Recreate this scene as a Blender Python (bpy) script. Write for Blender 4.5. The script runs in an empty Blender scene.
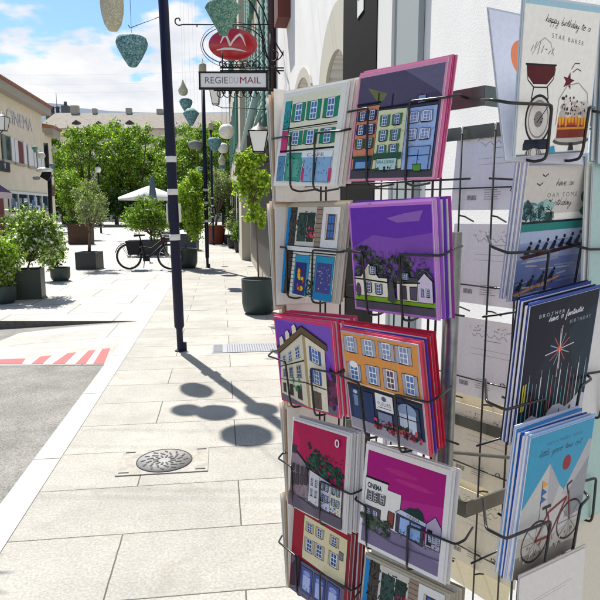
import bpy, math, random
import numpy as np
from mathutils import Vector, Matrix

random.seed(7); rng = np.random.default_rng(7)
SC = bpy.context.scene
rad = math.radians
# ------------------------------------------------------------------ camera
EYE = 1.55; PITCH = rad(8.67); F = 590.0
cd = bpy.data.cameras.new('camera'); cam = bpy.data.objects.new('camera', cd); SC.collection.objects.link(cam)
cam.location = (0, 0, EYE); cam.rotation_euler = (rad(90) - PITCH, 0, 0)
cd.sensor_width = 36; cd.lens = 36 * F / 600; cd.clip_start = 0.05; cd.clip_end = 12000
SC.camera = cam
# ------------------------------------------------------------------ light
SUN_EL = rad(55.6); SUN_AZ = (-.481, .877)
SC.view_settings.view_transform = 'Standard'; SC.view_settings.look = 'None'
SC.view_settings.exposure = 0.80; SC.view_settings.gamma = 1.0
sd = bpy.data.lights.new('sun', 'SUN'); sd.energy = 5.0; sd.angle = rad(.53); sd.color = (1, .95, .87)
sun = bpy.data.objects.new('sun', sd); SC.collection.objects.link(sun)
sv = Vector((SUN_AZ[0]*math.cos(SUN_EL), SUN_AZ[1]*math.cos(SUN_EL), math.sin(SUN_EL)))
sun.rotation_euler = sv.to_track_quat('Z', 'Y').to_euler(); sun.location = (0, 0, 30)
W = bpy.data.worlds.new('World'); SC.world = W; W.use_nodes = True
nt = W.node_tree; N = nt.nodes; Lk = nt.links
for n in list(N): N.remove(n)
wo = N.new('ShaderNodeOutputWorld'); bg = N.new('ShaderNodeBackground'); bg.inputs['Strength'].default_value = .10
sky = N.new('ShaderNodeTexSky'); sky.sky_type = 'NISHITA'; sky.sun_disc = False
sky.sun_elevation = SUN_EL; sky.sun_rotation = math.atan2(SUN_AZ[0], SUN_AZ[1]); sky.air_density = 1.0; sky.dust_density = .6; sky.ozone_density = 1.4
tc = N.new('ShaderNodeTexCoord'); sx = N.new('ShaderNodeSeparateXYZ'); Lk.new(tc.outputs['Generated'], sx.inputs[0])
def wm(op, a, b=None, c=None):
    m = N.new('ShaderNodeMath'); m.operation = op
    for i, v in enumerate((a, b, c)):
        if v is None: continue
        if isinstance(v, (int, float)): m.inputs[i].default_value = v
        else: Lk.new(v, m.inputs[i])
    return m.outputs[0]
zz = wm('ADD', wm('MAXIMUM', sx.outputs[2], 0.0), .22)
cx = N.new('ShaderNodeCombineXYZ'); Lk.new(wm('DIVIDE', sx.outputs[0], zz), cx.inputs[0]); Lk.new(wm('DIVIDE', sx.outputs[1], zz), cx.inputs[1])
cx.inputs[2].default_value = 3.3
nz = N.new('ShaderNodeTexNoise'); nz.inputs['Scale'].default_value = 2.6; nz.inputs['Detail'].default_value = 9; nz.inputs['Roughness'].default_value = .5
Lk.new(cx.outputs[0], nz.inputs['Vector'])
# more cloud low down, clearer higher up
dens = wm('ADD', nz.outputs['Fac'], wm('MAXIMUM', wm('MULTIPLY', wm('SUBTRACT', .262, sx.outputs[2]), 2.6), -.09))
mr = N.new('ShaderNodeMapRange'); mr.interpolation_type = 'SMOOTHSTEP'; Lk.new(dens, mr.inputs['Value'])
mr.inputs['From Min'].default_value = .487; mr.inputs['From Max'].default_value = .545
nz2 = N.new('ShaderNodeTexNoise'); nz2.inputs['Scale'].default_value = 3.4; nz2.inputs['Detail'].default_value = 6; Lk.new(cx.outputs[0], nz2.inputs['Vector'])
cr = N.new('ShaderNodeValToRGB'); Lk.new(nz2.outputs['Fac'], cr.inputs[0])
cr.color_ramp.elements[0].position = .36; cr.color_ramp.elements[0].color = (4.6, 4.8, 5.2, 1)
cr.color_ramp.elements[1].position = .60; cr.color_ramp.elements[1].color = (5.9, 5.9, 5.9, 1)
mx = N.new('ShaderNodeMix'); mx.data_type = 'RGBA'; Lk.new(mr.outputs[0], mx.inputs[0])
tint = N.new('ShaderNodeMix'); tint.data_type = 'RGBA'; tint.blend_type = 'MULTIPLY'; tint.inputs[0].default_value = 1
Lk.new(sky.outputs[0], tint.inputs[6]); tint.inputs[7].default_value = (.64, .82, 1.0, 1)
Lk.new(tint.outputs[2], mx.inputs[6]); Lk.new(cr.outputs[0], mx.inputs[7])
Lk.new(mx.outputs[2], bg.inputs[0]); Lk.new(bg.outputs[0], wo.inputs[0])

# ------------------------------------------------------------------ projection helpers (world <-> measured directions)
cp, sp = math.cos(PITCH), math.sin(PITCH)
def ray(px, py):
    u = (px - 300) / F; v = (300 - py) / F
    return Vector((u, cp + v * sp, v * cp - sp))
def G(px, py, z=0.0):
    d = ray(px, py); t = (z - EYE) / d.z
    return Vector((0, 0, EYE)) + d * t
def at(px, py, y):
    d = ray(px, py); return Vector((0, 0, EYE)) + d * (y / d.y)
SD = Vector((-.133, .9911, 0)).normalized(); RD = Vector((SD.y, -SD.x, 0))
def S(r, s, z=0.0): return RD * r + SD * s + Vector((0, 0, z))
def rs(p): return p.dot(RD), p.dot(SD)
# ------------------------------------------------------------------ materials
MATS = {}
def mat(name, col, rough=.6, metal=0, noise=0, nscale=20, bump=0, coat=0, attr=False, trans=0, emit=None, spec=.5, alpha=None):
    if name in MATS: return MATS[name]
    m = bpy.data.materials.new(name); m.use_nodes = True; t = m.node_tree; b = t.nodes['Principled BSDF']
    b.inputs['Base Color'].default_value = (*col, 1); b.inputs['Roughness'].default_value = rough; b.inputs['Metallic'].default_value = metal
    b.inputs['Specular IOR Level'].default_value = spec
    if coat: b.inputs['Coat Weight'].default_value = coat; b.inputs['Coat Roughness'].default_value = .12
    src = None
    if attr:
        a = t.nodes.new('ShaderNodeAttribute'); a.attribute_name = 'Col'; src = a.outputs['Color']
    if noise or bump:
        co = t.nodes.new('ShaderNodeTexCoord'); n = t.nodes.new('ShaderNodeTexNoise'); n.inputs['Scale'].default_value = nscale; n.inputs['Detail'].default_value = 8
        n.inputs['Roughness'].default_value = .65
        t.links.new(co.outputs['Object'], n.inputs['Vector'])
        if noise:
            r = t.nodes.new('ShaderNodeMapRange'); t.links.new(n.outputs['Fac'], r.inputs[0]); r.inputs['From Min'].default_value = .3; r.inputs['From Max'].default_value = .7
            r.inputs['To Min'].default_value = 1 - noise; r.inputs['To Max'].default_value = 1 + noise
            x = t.nodes.new('ShaderNodeMix'); x.data_type = 'RGBA'; x.blend_type = 'MULTIPLY'; x.inputs[0].default_value = 1
            if src: t.links.new(src, x.inputs[6])
            else: x.inputs[6].default_value = (*col, 1)
            t.links.new(r.outputs[0], x.inputs[7]); src = x.outputs[2]
        if bump:
            bp = t.nodes.new('ShaderNodeBump'); bp.inputs['Strength'].default_value = bump; bp.inputs['Distance'].default_value = .01
            t.links.new(n.outputs['Fac'], bp.inputs['Height']); t.links.new(bp.outputs[0], b.inputs['Normal'])
    if src: t.links.new(src, b.inputs['Base Color'])
    if trans:   # leaves: part of the light goes through
        tr = t.nodes.new('ShaderNodeBsdfTranslucent'); ms = t.nodes.new('ShaderNodeMixShader'); ms.inputs[0].default_value = trans
        if src:
            g = t.nodes.new('ShaderNodeMix'); g.data_type = 'RGBA'; g.blend_type = 'MULTIPLY'; g.inputs[0].default_value = 1; g.inputs[7].default_value = (1.5, 1.7, .6, 1)
            t.links.new(src, g.inputs[6]); t.links.new(g.outputs[2], tr.inputs[0])
        else: tr.inputs[0].default_value = (*col, 1)
        o = t.nodes['Material Output']
        t.links.new(b.outputs[0], ms.inputs[1]); t.links.new(tr.outputs[0], ms.inputs[2]); t.links.new(ms.outputs[0], o.inputs[0])
    if emit: b.inputs['Emission Color'].default_value = (*col, 1); b.inputs['Emission Strength'].default_value = emit
    MATS[name] = m; return m

def paving_mat(name, c1, c2, mortar_col, bw, rh, mortar, stain=.12):
    m = bpy.data.materials.new(name); m.use_nodes = True; t = m.node_tree; b = t.nodes['Principled BSDF']; L = t.links
    uv = t.nodes.new('ShaderNodeUVMap'); uv.uv_map = 'UVMap'
    br = t.nodes.new('ShaderNodeTexBrick'); L.new(uv.outputs[0], br.inputs['Vector'])
    br.inputs['Scale'].default_value = 1; br.inputs['Brick Width'].default_value = bw; br.inputs['Row Height'].default_value = rh
    br.inputs['Mortar Size'].default_value = mortar; br.inputs['Mortar Smooth'].default_value = .3; br.offset = .5; br.offset_frequency = 2
    br.inputs['Color1'].default_value = (*c1, 1); br.inputs['Color2'].default_value = (*c2, 1); br.inputs['Mortar'].default_value = (*mortar_col, 1); br.inputs['Bias'].default_value = -.1
    n1 = t.nodes.new('ShaderNodeTexNoise'); n1.inputs['Scale'].default_value = 1.1; n1.inputs['Detail'].default_value = 8; n1.inputs['Roughness'].default_value = .7; L.new(uv.outputs[0], n1.inputs['Vector'])
    n2 = t.nodes.new('ShaderNodeTexNoise'); n2.inputs['Scale'].default_value = 75; n2.inputs['Detail'].default_value = 6; n2.inputs['Roughness'].default_value = .7; L.new(uv.outputs[0], n2.inputs['Vector'])
    def mrr(src, a, bb):
        r = t.nodes.new('ShaderNodeMapRange'); L.new(src, r.inputs[0]); r.inputs['From Min'].default_value = .35; r.inputs['From Max'].default_value = .65
        r.inputs['To Min'].default_value = a; r.inputs['To Max'].default_value = bb; return r.outputs[0]
    mu = t.nodes.new('ShaderNodeMath'); mu.operation = 'MULTIPLY'; L.new(mrr(n1.outputs['Fac'], 1 - stain, 1 + stain * .5), mu.inputs[0]); L.new(mrr(n2.outputs['Fac'], .76, 1.18), mu.inputs[1])
    x = t.nodes.new('ShaderNodeMix'); x.data_type = 'RGBA'; x.blend_type = 'MULTIPLY'; x.inputs[0].default_value = 1
    L.new(br.outputs['Color'], x.inputs[6]); L.new(mu.outputs[0], x.inputs[7])
    n3 = t.nodes.new('ShaderNodeTexNoise'); n3.inputs['Scale'].default_value = 4.5; n3.inputs['Detail'].default_value = 12; n3.inputs['Roughness'].default_value = .78; n3.inputs['Distortion'].default_value = .6; L.new(uv.outputs[0], n3.inputs['Vector'])
    r3 = t.nodes.new('ShaderNodeMapRange'); L.new(n3.outputs['Fac'], r3.inputs[0]); r3.inputs['From Min'].default_value = .52; r3.inputs['From Max'].default_value = .70; r3.inputs['To Min'].default_value = 0; r3.inputs['To Max'].default_value = .55
    x2 = t.nodes.new('ShaderNodeMix'); x2.data_type = 'RGBA'; x2.blend_type = 'MIX'; L.new(r3.outputs[0], x2.inputs[0]); L.new(x.outputs[2], x2.inputs[6]); x2.inputs[7].default_value = (c1[0]*.55, c1[1]*.52, c1[2]*.46, 1)
    vs_ = t.nodes.new('ShaderNodeTexVoronoi'); vs_.inputs['Scale'].default_value = 3.1; L.new(uv.outputs[0], vs_.inputs['Vector'])
    r4 = t.nodes.new('ShaderNodeMapRange'); L.new(vs_.outputs['Distance'], r4.inputs[0]); r4.inputs['From Min'].default_value = .035; r4.inputs['From Max'].default_value = .055; r4.inputs['To Min'].default_value = .45; r4.inputs['To Max'].default_value = 0
    x4 = t.nodes.new('ShaderNodeMix'); x4.data_type = 'RGBA'; L.new(r4.outputs[0], x4.inputs[0]); L.new(x2.outputs[2], x4.inputs[6]); x4.inputs[7].default_value = (c1[0]*.5, c1[1]*.5, c1[2]*.48, 1)
    L.new(x4.outputs[2], b.inputs['Base Color'])
    # wobble the joints slightly so that they are not ruler straight
    wn = t.nodes.new('ShaderNodeTexNoise'); wn.inputs['Scale'].default_value = 9; wn.inputs['Detail'].default_value = 5; L.new(uv.outputs[0], wn.inputs['Vector'])
    ws_ = t.nodes.new('ShaderNodeVectorMath'); ws_.operation = 'MULTIPLY_ADD'; L.new(wn.outputs['Color'], ws_.inputs[0]); ws_.inputs[1].default_value = (.006, .006, 0); L.new(uv.outputs[0], ws_.inputs[2]); L.new(ws_.outputs[0], br.inputs['Vector'])
    b.inputs['Roughness'].default_value = .8; b.inputs['Specular IOR Level'].default_value = .3
    h = t.nodes.new('ShaderNodeMath'); h.operation = 'SUBTRACT'; L.new(n2.outputs['Fac'], h.inputs[0]); L.new(br.outputs['Fac'], h.inputs[1])
    bp = t.nodes.new('ShaderNodeBump'); bp.inputs['Strength'].default_value = .35; bp.inputs['Distance'].default_value = .006
    L.new(h.outputs[0], bp.inputs['Height']); L.new(bp.outputs[0], b.inputs['Normal'])
    return m

M_art = mat('printed_card', (1, 1, 1), .42, attr=True, coat=.09, spec=.12, noise=.06, nscale=150)
t = M_art.node_tree; bs = t.nodes['Principled BSDF']; bs.inputs['Coat Roughness'].default_value = .07; co = t.nodes.new('ShaderNodeTexCoord')   # clear sleeve with soft creases
n1 = t.nodes.new('ShaderNodeTexNoise'); n1.inputs['Scale'].default_value = 16; n1.inputs['Detail'].default_value = 2; n1.inputs['Distortion'].default_value = 1.5; t.links.new(co.outputs['Object'], n1.inputs['Vector'])
bp = t.nodes.new('ShaderNodeBump'); bp.inputs['Strength'].default_value = .5; bp.inputs['Distance'].default_value = .008; t.links.new(n1.outputs['Fac'], bp.inputs['Height']); t.links.new(bp.outputs[0], bs.inputs['Coat Normal'])
M_leaf = mat('leaf', (1, 1, 1), .5, attr=True, trans=.35, spec=.3)
M_bark = mat('bark', (.12, .09, .06), .9, noise=.3, nscale=30, bump=.5)
M_black = mat('black_iron', (.008, .008, .010), .55, noise=.15, spec=.3)
M_wire = mat('rack_wire', (.045, .045, .045), .26, metal=.8)
M_tube = mat('galvanised_tube', (.22, .22, .20), .28, metal=.9, noise=.25, nscale=45)
M_navy = mat('navy_paint', (.006, .008, .032), .5, noise=.1, spec=.3)
M_white = mat('white_paint', (.75, .74, .70), .5)
M_stucco = mat('white_stucco', (.80, .79, .76), .9, noise=.05, nscale=60, bump=0)
M_cream = mat('cream_render', (.68, .60, .46), .9, noise=.07, nscale=1.2)
M_beige = mat('beige_stone', (.42, .37, .29), .9, noise=.15, nscale=4)
M_glass = mat('window_glass', (.03, .045, .06), .06, spec=.8)
M_pot = mat('dark_green_pot', (.02, .038, .036), .5, noise=.12, nscale=12)
M_soil = mat('potting_soil', (.04, .028, .02), 1, noise=.4, nscale=60)
M_opal = mat('opal_glass', (.82, .82, .80), .3)
M_cord = mat('cord', (.05, .05, .05), .8)

# ------------------------------------------------------------------ mesh builder
class MB:
    def __init__(s): s.v = []; s.f = []; s.m = []; s.c = []; s.uv = None; s.mi = 0; s.col = None; s.sm = []; s.smooth = False
    def face(s, idx): s.f.append(idx); s.m.append(s.mi); s.c.append(s.col); s.sm.append(s.smooth)
    def poly(s, pts):
        k = len(s.v); s.v += [tuple(p) for p in pts]; s.face(tuple(range(k, k + len(pts)))); return s
    def hexa(s, a):       # 8 corners: bottom 4 ccw, top 4
        k = len(s.v); s.v += [tuple(p) for p in a]
        for q in ((3, 2, 1, 0), (4, 5, 6, 7), (0, 1, 5, 4), (1, 2, 6, 5), (2, 3, 7, 6), (3, 0, 4, 7)): s.face(tuple(k + i for i in q))
        return s
    def box(s, c, size, rz=0, R=None):
        c = Vector(c); h = Vector(size) / 2; R = R or Matrix.Rotation(rz, 3, 'Z')
        return s.hexa([c + R @ Vector((x * h.x, y * h.y, z * h.z)) for z in (-1, 1) for x, y in ((-1, -1), (1, -1), (1, 1), (-1, 1))])
    def sbox(s, r0, r1, s0, s1, z0, z1):   # box in street coordinates
        return s.hexa([S(r, q, z) for z in (z0, z1) for r, q in ((r0, s0), (r1, s0), (r1, s1), (r0, s1))])
    def prism(s, pts, off):   # outline + extrusion vector
        off = Vector(off); n = len(pts); k = len(s.v); s.v += [tuple(p) for p in pts] + [tuple(Vector(p) + off) for p in pts]
        s.face(tuple(range(k + n - 1, k - 1, -1))); s.face(tuple(range(k + n, k + 2 * n)))
        for i in range(n): j = (i + 1) % n; s.face((k + i, k + j, k + n + j, k + n + i))
        return s
    def tube(s, pts, r, n=8, cap=True):
        pts = [Vector(p) for p in pts]; rr = r if isinstance(r, (list, tuple)) else [r] * len(pts); k = len(s.v); o = s.smooth
        up = Vector((0, 0, 1)); prev = None
        for i, p in enumerate(pts):
            d = (pts[min(i + 1, len(pts) - 1)] - pts[max(i - 1, 0)]).normalized()
            if prev is None: a = d.cross(up if abs(d.z) < .9 else Vector((1, 0, 0))).normalized()
            else: a = (prev - d * prev.dot(d)).normalized()
            prev = a; b = d.cross(a)
            for j in range(n):
                t = 2 * math.pi * j / n; s.v.append(tuple(p + (a * math.cos(t) + b * math.sin(t)) * rr[i]))
        s.smooth = True
        for i in range(len(pts) - 1):
            for j in range(n): q = (j + 1) % n; s.face((k + i * n + j, k + i * n + q, k + (i + 1) * n + q, k + (i + 1) * n + j))
        s.smooth = False
        if cap: s.face(tuple(k + j for j in range(n - 1, -1, -1))); e = k + (len(pts) - 1) * n; s.face(tuple(e + j for j in range(n)))
        s.smooth = o; return s
    def lathe(s, prof, c=(0, 0, 0), n=24, sx=1, sy=1, ax='Z'):
        k = len(s.v); c = Vector(c); o = s.smooth
        for r, z in prof:
            for j in range(n):
                t = 2 * math.pi * j / n
                p = Vector((r * math.cos(t) * sx, r * math.sin(t) * sy, z)) if ax == 'Z' else Vector((r * math.cos(t) * sx, z, r * math.sin(t) * sy))
                s.v.append(tuple(c + p))
        s.smooth = True
        for i in range(len(prof) - 1):
            for j in range(n): q = (j + 1) % n; s.face((k + i * n + j, k + i * n + q, k + (i + 1) * n + q, k + (i + 1) * n + j))
        s.smooth = o; return s
    def torus(s, c, R, r, axis, n=28, m=6, sx=1, sy=1):
        c = Vector(c); axis = Vector(axis).normalized(); a = axis.cross(Vector((0, 0, 1)) if abs(axis.z) < .9 else Vector((1, 0, 0))).normalized(); b = axis.cross(a)
        pts = [c + a * math.cos(2*math.pi*i/n) * R * sx + b * math.sin(2*math.pi*i/n) * R * sy for i in range(n + 1)]
        return s.tube(pts, r, m, cap=False)
    def build(s, name, mats, parent=None, props=None):
        off = Vector((0, 0, 0)); q = parent
        while q is not None: off += Vector(q.location); q = q.parent
        me = bpy.data.meshes.new(name); me.from_pydata([tuple(Vector(p) - off) for p in s.v], [], s.f); me.update()
        for m in (mats if isinstance(mats, (list, tuple)) else [mats]): me.materials.append(m)
        if any(s.m): me.polygons.foreach_set('material_index', s.m)
        me.polygons.foreach_set('use_smooth', s.sm)
        if any(c is not None for c in s.c):
            ca = me.color_attributes.new('Col', 'FLOAT_COLOR', 'CORNER'); arr = []
            for p, c in zip(me.polygons, s.c): arr += list((*(c or (1, 1, 1)), 1)) * p.loop_total
            ca.data.foreach_set('color', arr)
        if s.uv:
            ul = me.uv_layers.new(name='UVMap')
            for l in me.loops: ul.data[l.index].uv = s.uv(Vector(s.v[l.vertex_index]))
        o = bpy.data.objects.new(name, me); SC.collection.objects.link(o)
        if parent is not None: o.parent = parent
        return o

def tag(o, label=None, cat=None, group=None, kind=None):
    if label: o['label'] = label
    if cat: o['category'] = cat
    if group: o['group'] = group
    if kind: o['kind'] = kind
    return o
def thing(name, label, cat, loc=(0, 0, 0), group=None):
    o = bpy.data.objects.new(name, None); o.empty_display_size = .1; SC.collection.objects.link(o); o.location = loc
    return tag(o, label, cat, group)
def dup(root, loc, rz=0, label=None, parent=None):
    c = root.copy(); SC.collection.objects.link(c)
    if parent is None: c.location = loc; c.rotation_euler = (0, 0, rz)
    else: c.parent = parent
    if label: c['label'] = label
    for ch in root.children: dup(ch, None, 0, None, c)
    return c
def text_mesh(body, size=1.0, shear=0.0, space=1.0, bold=0.0):
    """flat outline of a line of text as (verts2d, faces), left aligned"""
    cu = bpy.data.curves.new('lettering', 'FONT'); cu.body = body; cu.size = size; cu.shear = shear; cu.space_character = space; cu.offset = bold; cu.resolution_u = 3; cu.fill_mode = 'FRONT' if hasattr(cu, 'fill_mode') else 'FULL'
    ob = bpy.data.objects.new('lettering', cu); SC.collection.objects.link(ob)
    dg = bpy.context.evaluated_depsgraph_get(); me = ob.evaluated_get(dg).to_mesh()
    vs = [(v.co.x, v.co.y) for v in me.vertices]; fs = [tuple(p.vertices) for p in me.polygons]
    ob.evaluated_get(dg).to_mesh_clear(); bpy.data.objects.remove(ob); bpy.data.curves.remove(cu)
    return vs, fs
def lettering(mb, body, origin, ux, uz, size, width=None, **kw):
    vs, fs = text_mesh(body, size, **kw)
    if not vs: return
    x0 = min(v[0] for v in vs); x1 = max(v[0] for v in vs); k = (width / (x1 - x0)) if width else 1
    b = len(mb.v); origin = Vector(origin); ux = Vector(ux); uz = Vector(uz)
    mb.v += [tuple(origin + ux * ((x - x0) * k) + uz * y) for x, y in vs]
    for f in fs: mb.face(tuple(b + i for i in f))

# ------------------------------------------------------------------ foliage
def leaves(name, lumps, n, size, cols, parent, aspect=.5, surf=.45, droop=0, flowers=None):
    """lumps: list of (centre, (rx,ry,rz)); n leaf-sized quads spread through them, denser towards the outside"""
    w = np.array([l[1][0]*l[1][1]*l[1][2] for l in lumps]) ** .67; w /= w.sum()
    idx = rng.choice(len(lumps), n, p=w)
    C = np.array([tuple(l[0]) for l in lumps])[idx]; R = np.array([l[1] for l in lumps])[idx]
    d = rng.normal(size=(n, 3)); d /= np.linalg.norm(d, axis=1)[:, None]
    rr = surf + (1.08 - surf) * rng.random(n) ** .8
    # knock holes: direction noise per lump
    ph = rng.random((len(lumps), 3)) * 6
    k = np.sin(d[:, 0]*7 + ph[idx, 0]) * np.sin(d[:, 1]*6 + ph[idx, 1]) + np.sin(d[:, 2]*8 + ph[idx, 2]) * .6
    rr = rr * (1 + .30 * k)
    P = C + d * R * rr[:, None]
    nrm = rng.normal(size=(n, 3)) + d * .9 + np.array([0, 0, .5]); nrm /= np.linalg.norm(nrm, axis=1)[:, None]
    a = np.cross(nrm, rng.normal(size=(n, 3))); a /= np.linalg.norm(a, axis=1)[:, None]; a[:, 2] -= droop; b = np.cross(nrm, a)
    sz = size * (.6 + .8 * rng.random(n))[:, None]
    V = np.stack([P - a*sz, P + b*sz*aspect + nrm*sz*.12, P + a*sz, P - b*sz*aspect + nrm*sz*.12], 1).reshape(-1, 3)
    cc = np.array(cols)[rng.integers(0, len(cols), n)] * (.75 + .5 * rng.random(n))[:, None]
    if flowers:
        m = rng.random(n) < flowers[0]; cc[m] = flowers[1]
    off = np.array(parent.location) if parent is not None else 0
    V = V - off
    me = bpy.data.meshes.new(name); me.vertices.add(4 * n); me.vertices.foreach_set('co', V.ravel()); me.loops.add(4 * n); me.loops.foreach_set('vertex_index', np.arange(4 * n))
    me.polygons.add(n); me.polygons.foreach_set('loop_start', np.arange(0, 4 * n, 4)); me.polygons.foreach_set('loop_total', np.full(n, 4)); me.update(calc_edges=True)
    ca = me.color_attributes.new('Col', 'FLOAT_COLOR', 'CORNER'); ca.data.foreach_set('color', np.repeat(np.c_[cc, np.ones(n)], 4, 0).ravel())
    me.materials.append(M_leaf); o = bpy.data.objects.new(name, me); SC.collection.objects.link(o); o.parent = parent; return o
def lumps_in(c, r, n, f=.45):
    c = Vector(c); out = []
    for i in range(n):
        d = Vector((random.gauss(0, 1), random.gauss(0, 1), random.gauss(0, 1))).normalized() * random.uniform(.3, .9)
        q = random.uniform(.45, 1.05) * f
        out.append((c + Vector((d.x*r[0], d.y*r[1], d.z*r[2])), (r[0]*q, r[1]*q, r[2]*q)))
    return out
def limbs(mb, base, lumps, r0, fork=.5, n=6):
    base = Vector(base); top = sum((l[0] for l in lumps), Vector()) / len(lumps); f = base.lerp(top, fork)
    j = Vector((random.uniform(-.02, .02), 0, 0)) * (f - base).length
    mb.tube([base, base.lerp(f, .5) + j, f], [r0, r0*.85, r0*.72], n)
    for l in lumps:
        e = Vector(l[0]); mb.tube([f, f.lerp(e, .5) + Vector((0, 0, (e - f).length * .06)), e], [r0*.5, r0*.33, r0*.12], 5)
YG = [(.30, .42, .045), (.22, .34, .035), (.38, .49, .07), (.10, .19, .02)]
MG = [(.09, .17, .025), (.14, .24, .035), (.05, .10, .018), (.19, .29, .045)]
DG = [(.02, .05, .012), (.03, .075, .018), (.05, .10, .02)]
OL = [(.24, .28, .16), (.17, .21, .11), (.36, .40, .27), (.09, .12, .06)]

# ================================================================== SETTING
r0 = rs(G(79, 430))[0]; r1 = rs(G(56, 430))[0]       # right and left edge of the white kerb strip
UVP = lambda p: (p.dot(RD) - .077, p.dot(SD) - .22)
M_pave = paving_mat('stone_paving', (.385, .372, .335), (.325, .315, .285), (.085, .08, .07), 1.14, .505, .0042, .18)
M_pave2 = paving_mat('stone_paving_far', (.47, .46, .43), (.42, .41, .385), (.24, .235, .215), 1.6, .9, .016, .2)
b = MB(); b.uv = UVP
def quad(b, pts): b.poly(pts)
E1 = G(137, 321); E0 = G(0, 321); ed = (E0 - E1).normalized()      # edge of the raised square
E0 = E1 + ed * 30
b.poly([S(r0, -6), S(4, -6), S(4, 120), S(r0, 120)])
o = b.build('pavement', M_pave); tag(o, kind='structure')
# beyond the kerb: the square (starts at edge line), strip left of the white kerb
b = MB(); b.uv = UVP
er1 = rs(E1)
P1 = S(r1, er1[1] + .0, 0)
b.poly([P1, S(r1, 120), S(-70, 120), Vector((E0.x, E0.y, 0)), Vector((E1.x, E1.y, 0))][::1] if er1[0] < r1 else [P1, S(r1, 120), S(-70, 120), E0])
o = b.build('square_paving', M_pave2); tag(o, kind='structure')
# kerb strip stones (joints every ~1 m)
M_strip = paving_mat('white_kerb_stone', (.49, .485, .47), (.45, .445, .43), (.13, .12, .11), 50, 1.35, .007, .14)
b = MB(); b.uv = lambda p: (p.dot(RD) + 30, p.dot(SD) + .35)
b.poly([S(r1, -6, .004), S(r0, -6, .004), S(r0, 60, .004), S(r1, 60, .004)])
tag(b.build('kerb_strip', M_strip), kind='structure')
b = MB(); b.sbox(r1, r0, -6, 60, -.4, -.004); tag(b.build('kerb_foundation', M_beige), kind='structure')
# road: falls away to the left
M_asph = mat('asphalt', (.22, .205, .18), .95, spec=.2)
t = M_asph.node_tree; bs = t.nodes['Principled BSDF']; co = t.nodes.new('ShaderNodeTexCoord')
vo = t.nodes.new('ShaderNodeTexVoronoi'); vo.inputs['Scale'].default_value = 130; t.links.new(co.outputs['Object'], vo.inputs['Vector'])
n1 = t.nodes.new('ShaderNodeTexNoise'); n1.inputs['Scale'].default_value = 3; n1.inputs['Detail'].default_value = 8; t.links.new(co.outputs['Object'], n1.inputs['Vector'])
rp = t.nodes.new('ShaderNodeValToRGB'); t.links.new(vo.outputs['Color'], rp.inputs[0]); rp.color_ramp.elements[0].color = (.12, .117, .11, 1); rp.color_ramp.elements[1].color = (.30, .29, .27, 1)
xm = t.nodes.new('ShaderNodeMix'); xm.data_type = 'RGBA'; xm.blend_type = 'MULTIPLY'; xm.inputs[0].default_value = .8; t.links.new(rp.outputs[0], xm.inputs[6]); 
rr_ = t.nodes.new('ShaderNodeMapRange'); t.links.new(n1.outputs['Fac'], rr_.inputs[0]); rr_.inputs['From Min'].default_value = .3; rr_.inputs['From Max'].default_value = .7; rr_.inputs['To Min'].default_value = .78; rr_.inputs['To Max'].default_value = 1.22
t.links.new(rr_.outputs[0], xm.inputs[7]); t.links.new(xm.outputs[2], bs.inputs['Base Color'])
bp = t.nodes.new('ShaderNodeBump'); bp.inputs['Strength'].default_value = .6; bp.inputs['Distance'].default_value = .006; t.links.new(vo.outputs['Distance'], bp.inputs['Height']); t.links.new(bp.outputs[0], bs.inputs['Normal'])
def rz_(r): return -max(0, min(.13, (r1 - r) * .06))
def roadz(px, py, up=0.0):
    p = G(px, py)
    for _ in range(8): p = G(px, py, rz_(rs(p)[0]) + up)
    return p
b = MB()
rk = r1 - .13 / .06
b.poly([S(rk, -6, -.13), S(r1, -6, 0), S(r1, er1[1] + .3, 0), S(rk, er1[1] + .3, -.13)])
b.poly([S(-40, -6, -.13), S(rk, -6, -.13), S(rk, er1[1] + 3, -.13), S(-40, er1[1] + 9, -.13)])
tag(b.build('road', M_asph), kind='structure')
# pale ramp surface between the marking and the raised edge
b = MB(); b.uv = UVP
b.poly([roadz(-60, 366, .004), roadz(104.5, 364.8, .004), roadz(138, 321.4, .004), roadz(60, 328, .004), roadz(19, 333, .004)])
M_ramp = paving_mat('ramp_paving', (.41, .40, .37), (.38, .37, .34), (.2, .19, .17), 3, .9, .008, .2)
tag(b.build('ramp', M_ramp), kind='structure')
M_red = mat('red_road_paint', (.50, .05, .055), .7, noise=.25, nscale=25); M_cr = mat('cream_road_paint', (.62, .58, .45), .7, noise=.15, nscale=25)
b = MB()
def topy(x): return 361.5 + (348 - 361.5) * max(0, x - 0) / 110
cuts = [(-60, 19, 0), (24, 40, 1) ]
segs = [(-60, 22, -60, 26, 0), (22, 31, 26, 40, 1), (31, 43, 40, 52, 0), (43, 52, 52, 67, 1), (52, 65, 67, 77, 0), (65, 75, 77, 88, 1), (75, 86, 88, 96, 0), (86, 93, 96, 102, 1), (93, 103.5, 102, 110, 0)]
for a, c, d, e, k in segs:
    b.mi = k; b.poly([roadz(a, 363.8, .008), roadz(c, 363.8, .008), roadz(e, topy(e), .008), roadz(d, topy(d), .008)])
tag(b.build('ramp_marking', [M_red, M_cr]), kind='structure')
b = MB(); q = Vector((0, .03, 0))
b.hexa([E1 + Vector((0, 0, -.35)), E1 + Vector((0, .18, -.35)), E0 + Vector((0, .18, -.35)), E0 + Vector((0, 0, -.35)),
        E1 + Vector((0, 0, -.004)), E1 + Vector((0, .18, -.004)), E0 + Vector((0, .18, -.004)), E0 + Vector((0, 0, -.004))])
tag(b.build('kerb', mat('dark_kerb_stone', (.10, .09, .075), .9, noise=.4, nscale=14, bump=.4)), kind='structure')
b = MB(); b.poly([(-3000, -200, -.45), (3000, -200, -.45), (3000, 4000, -.45), (-3000, 4000, -.45)])
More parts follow.
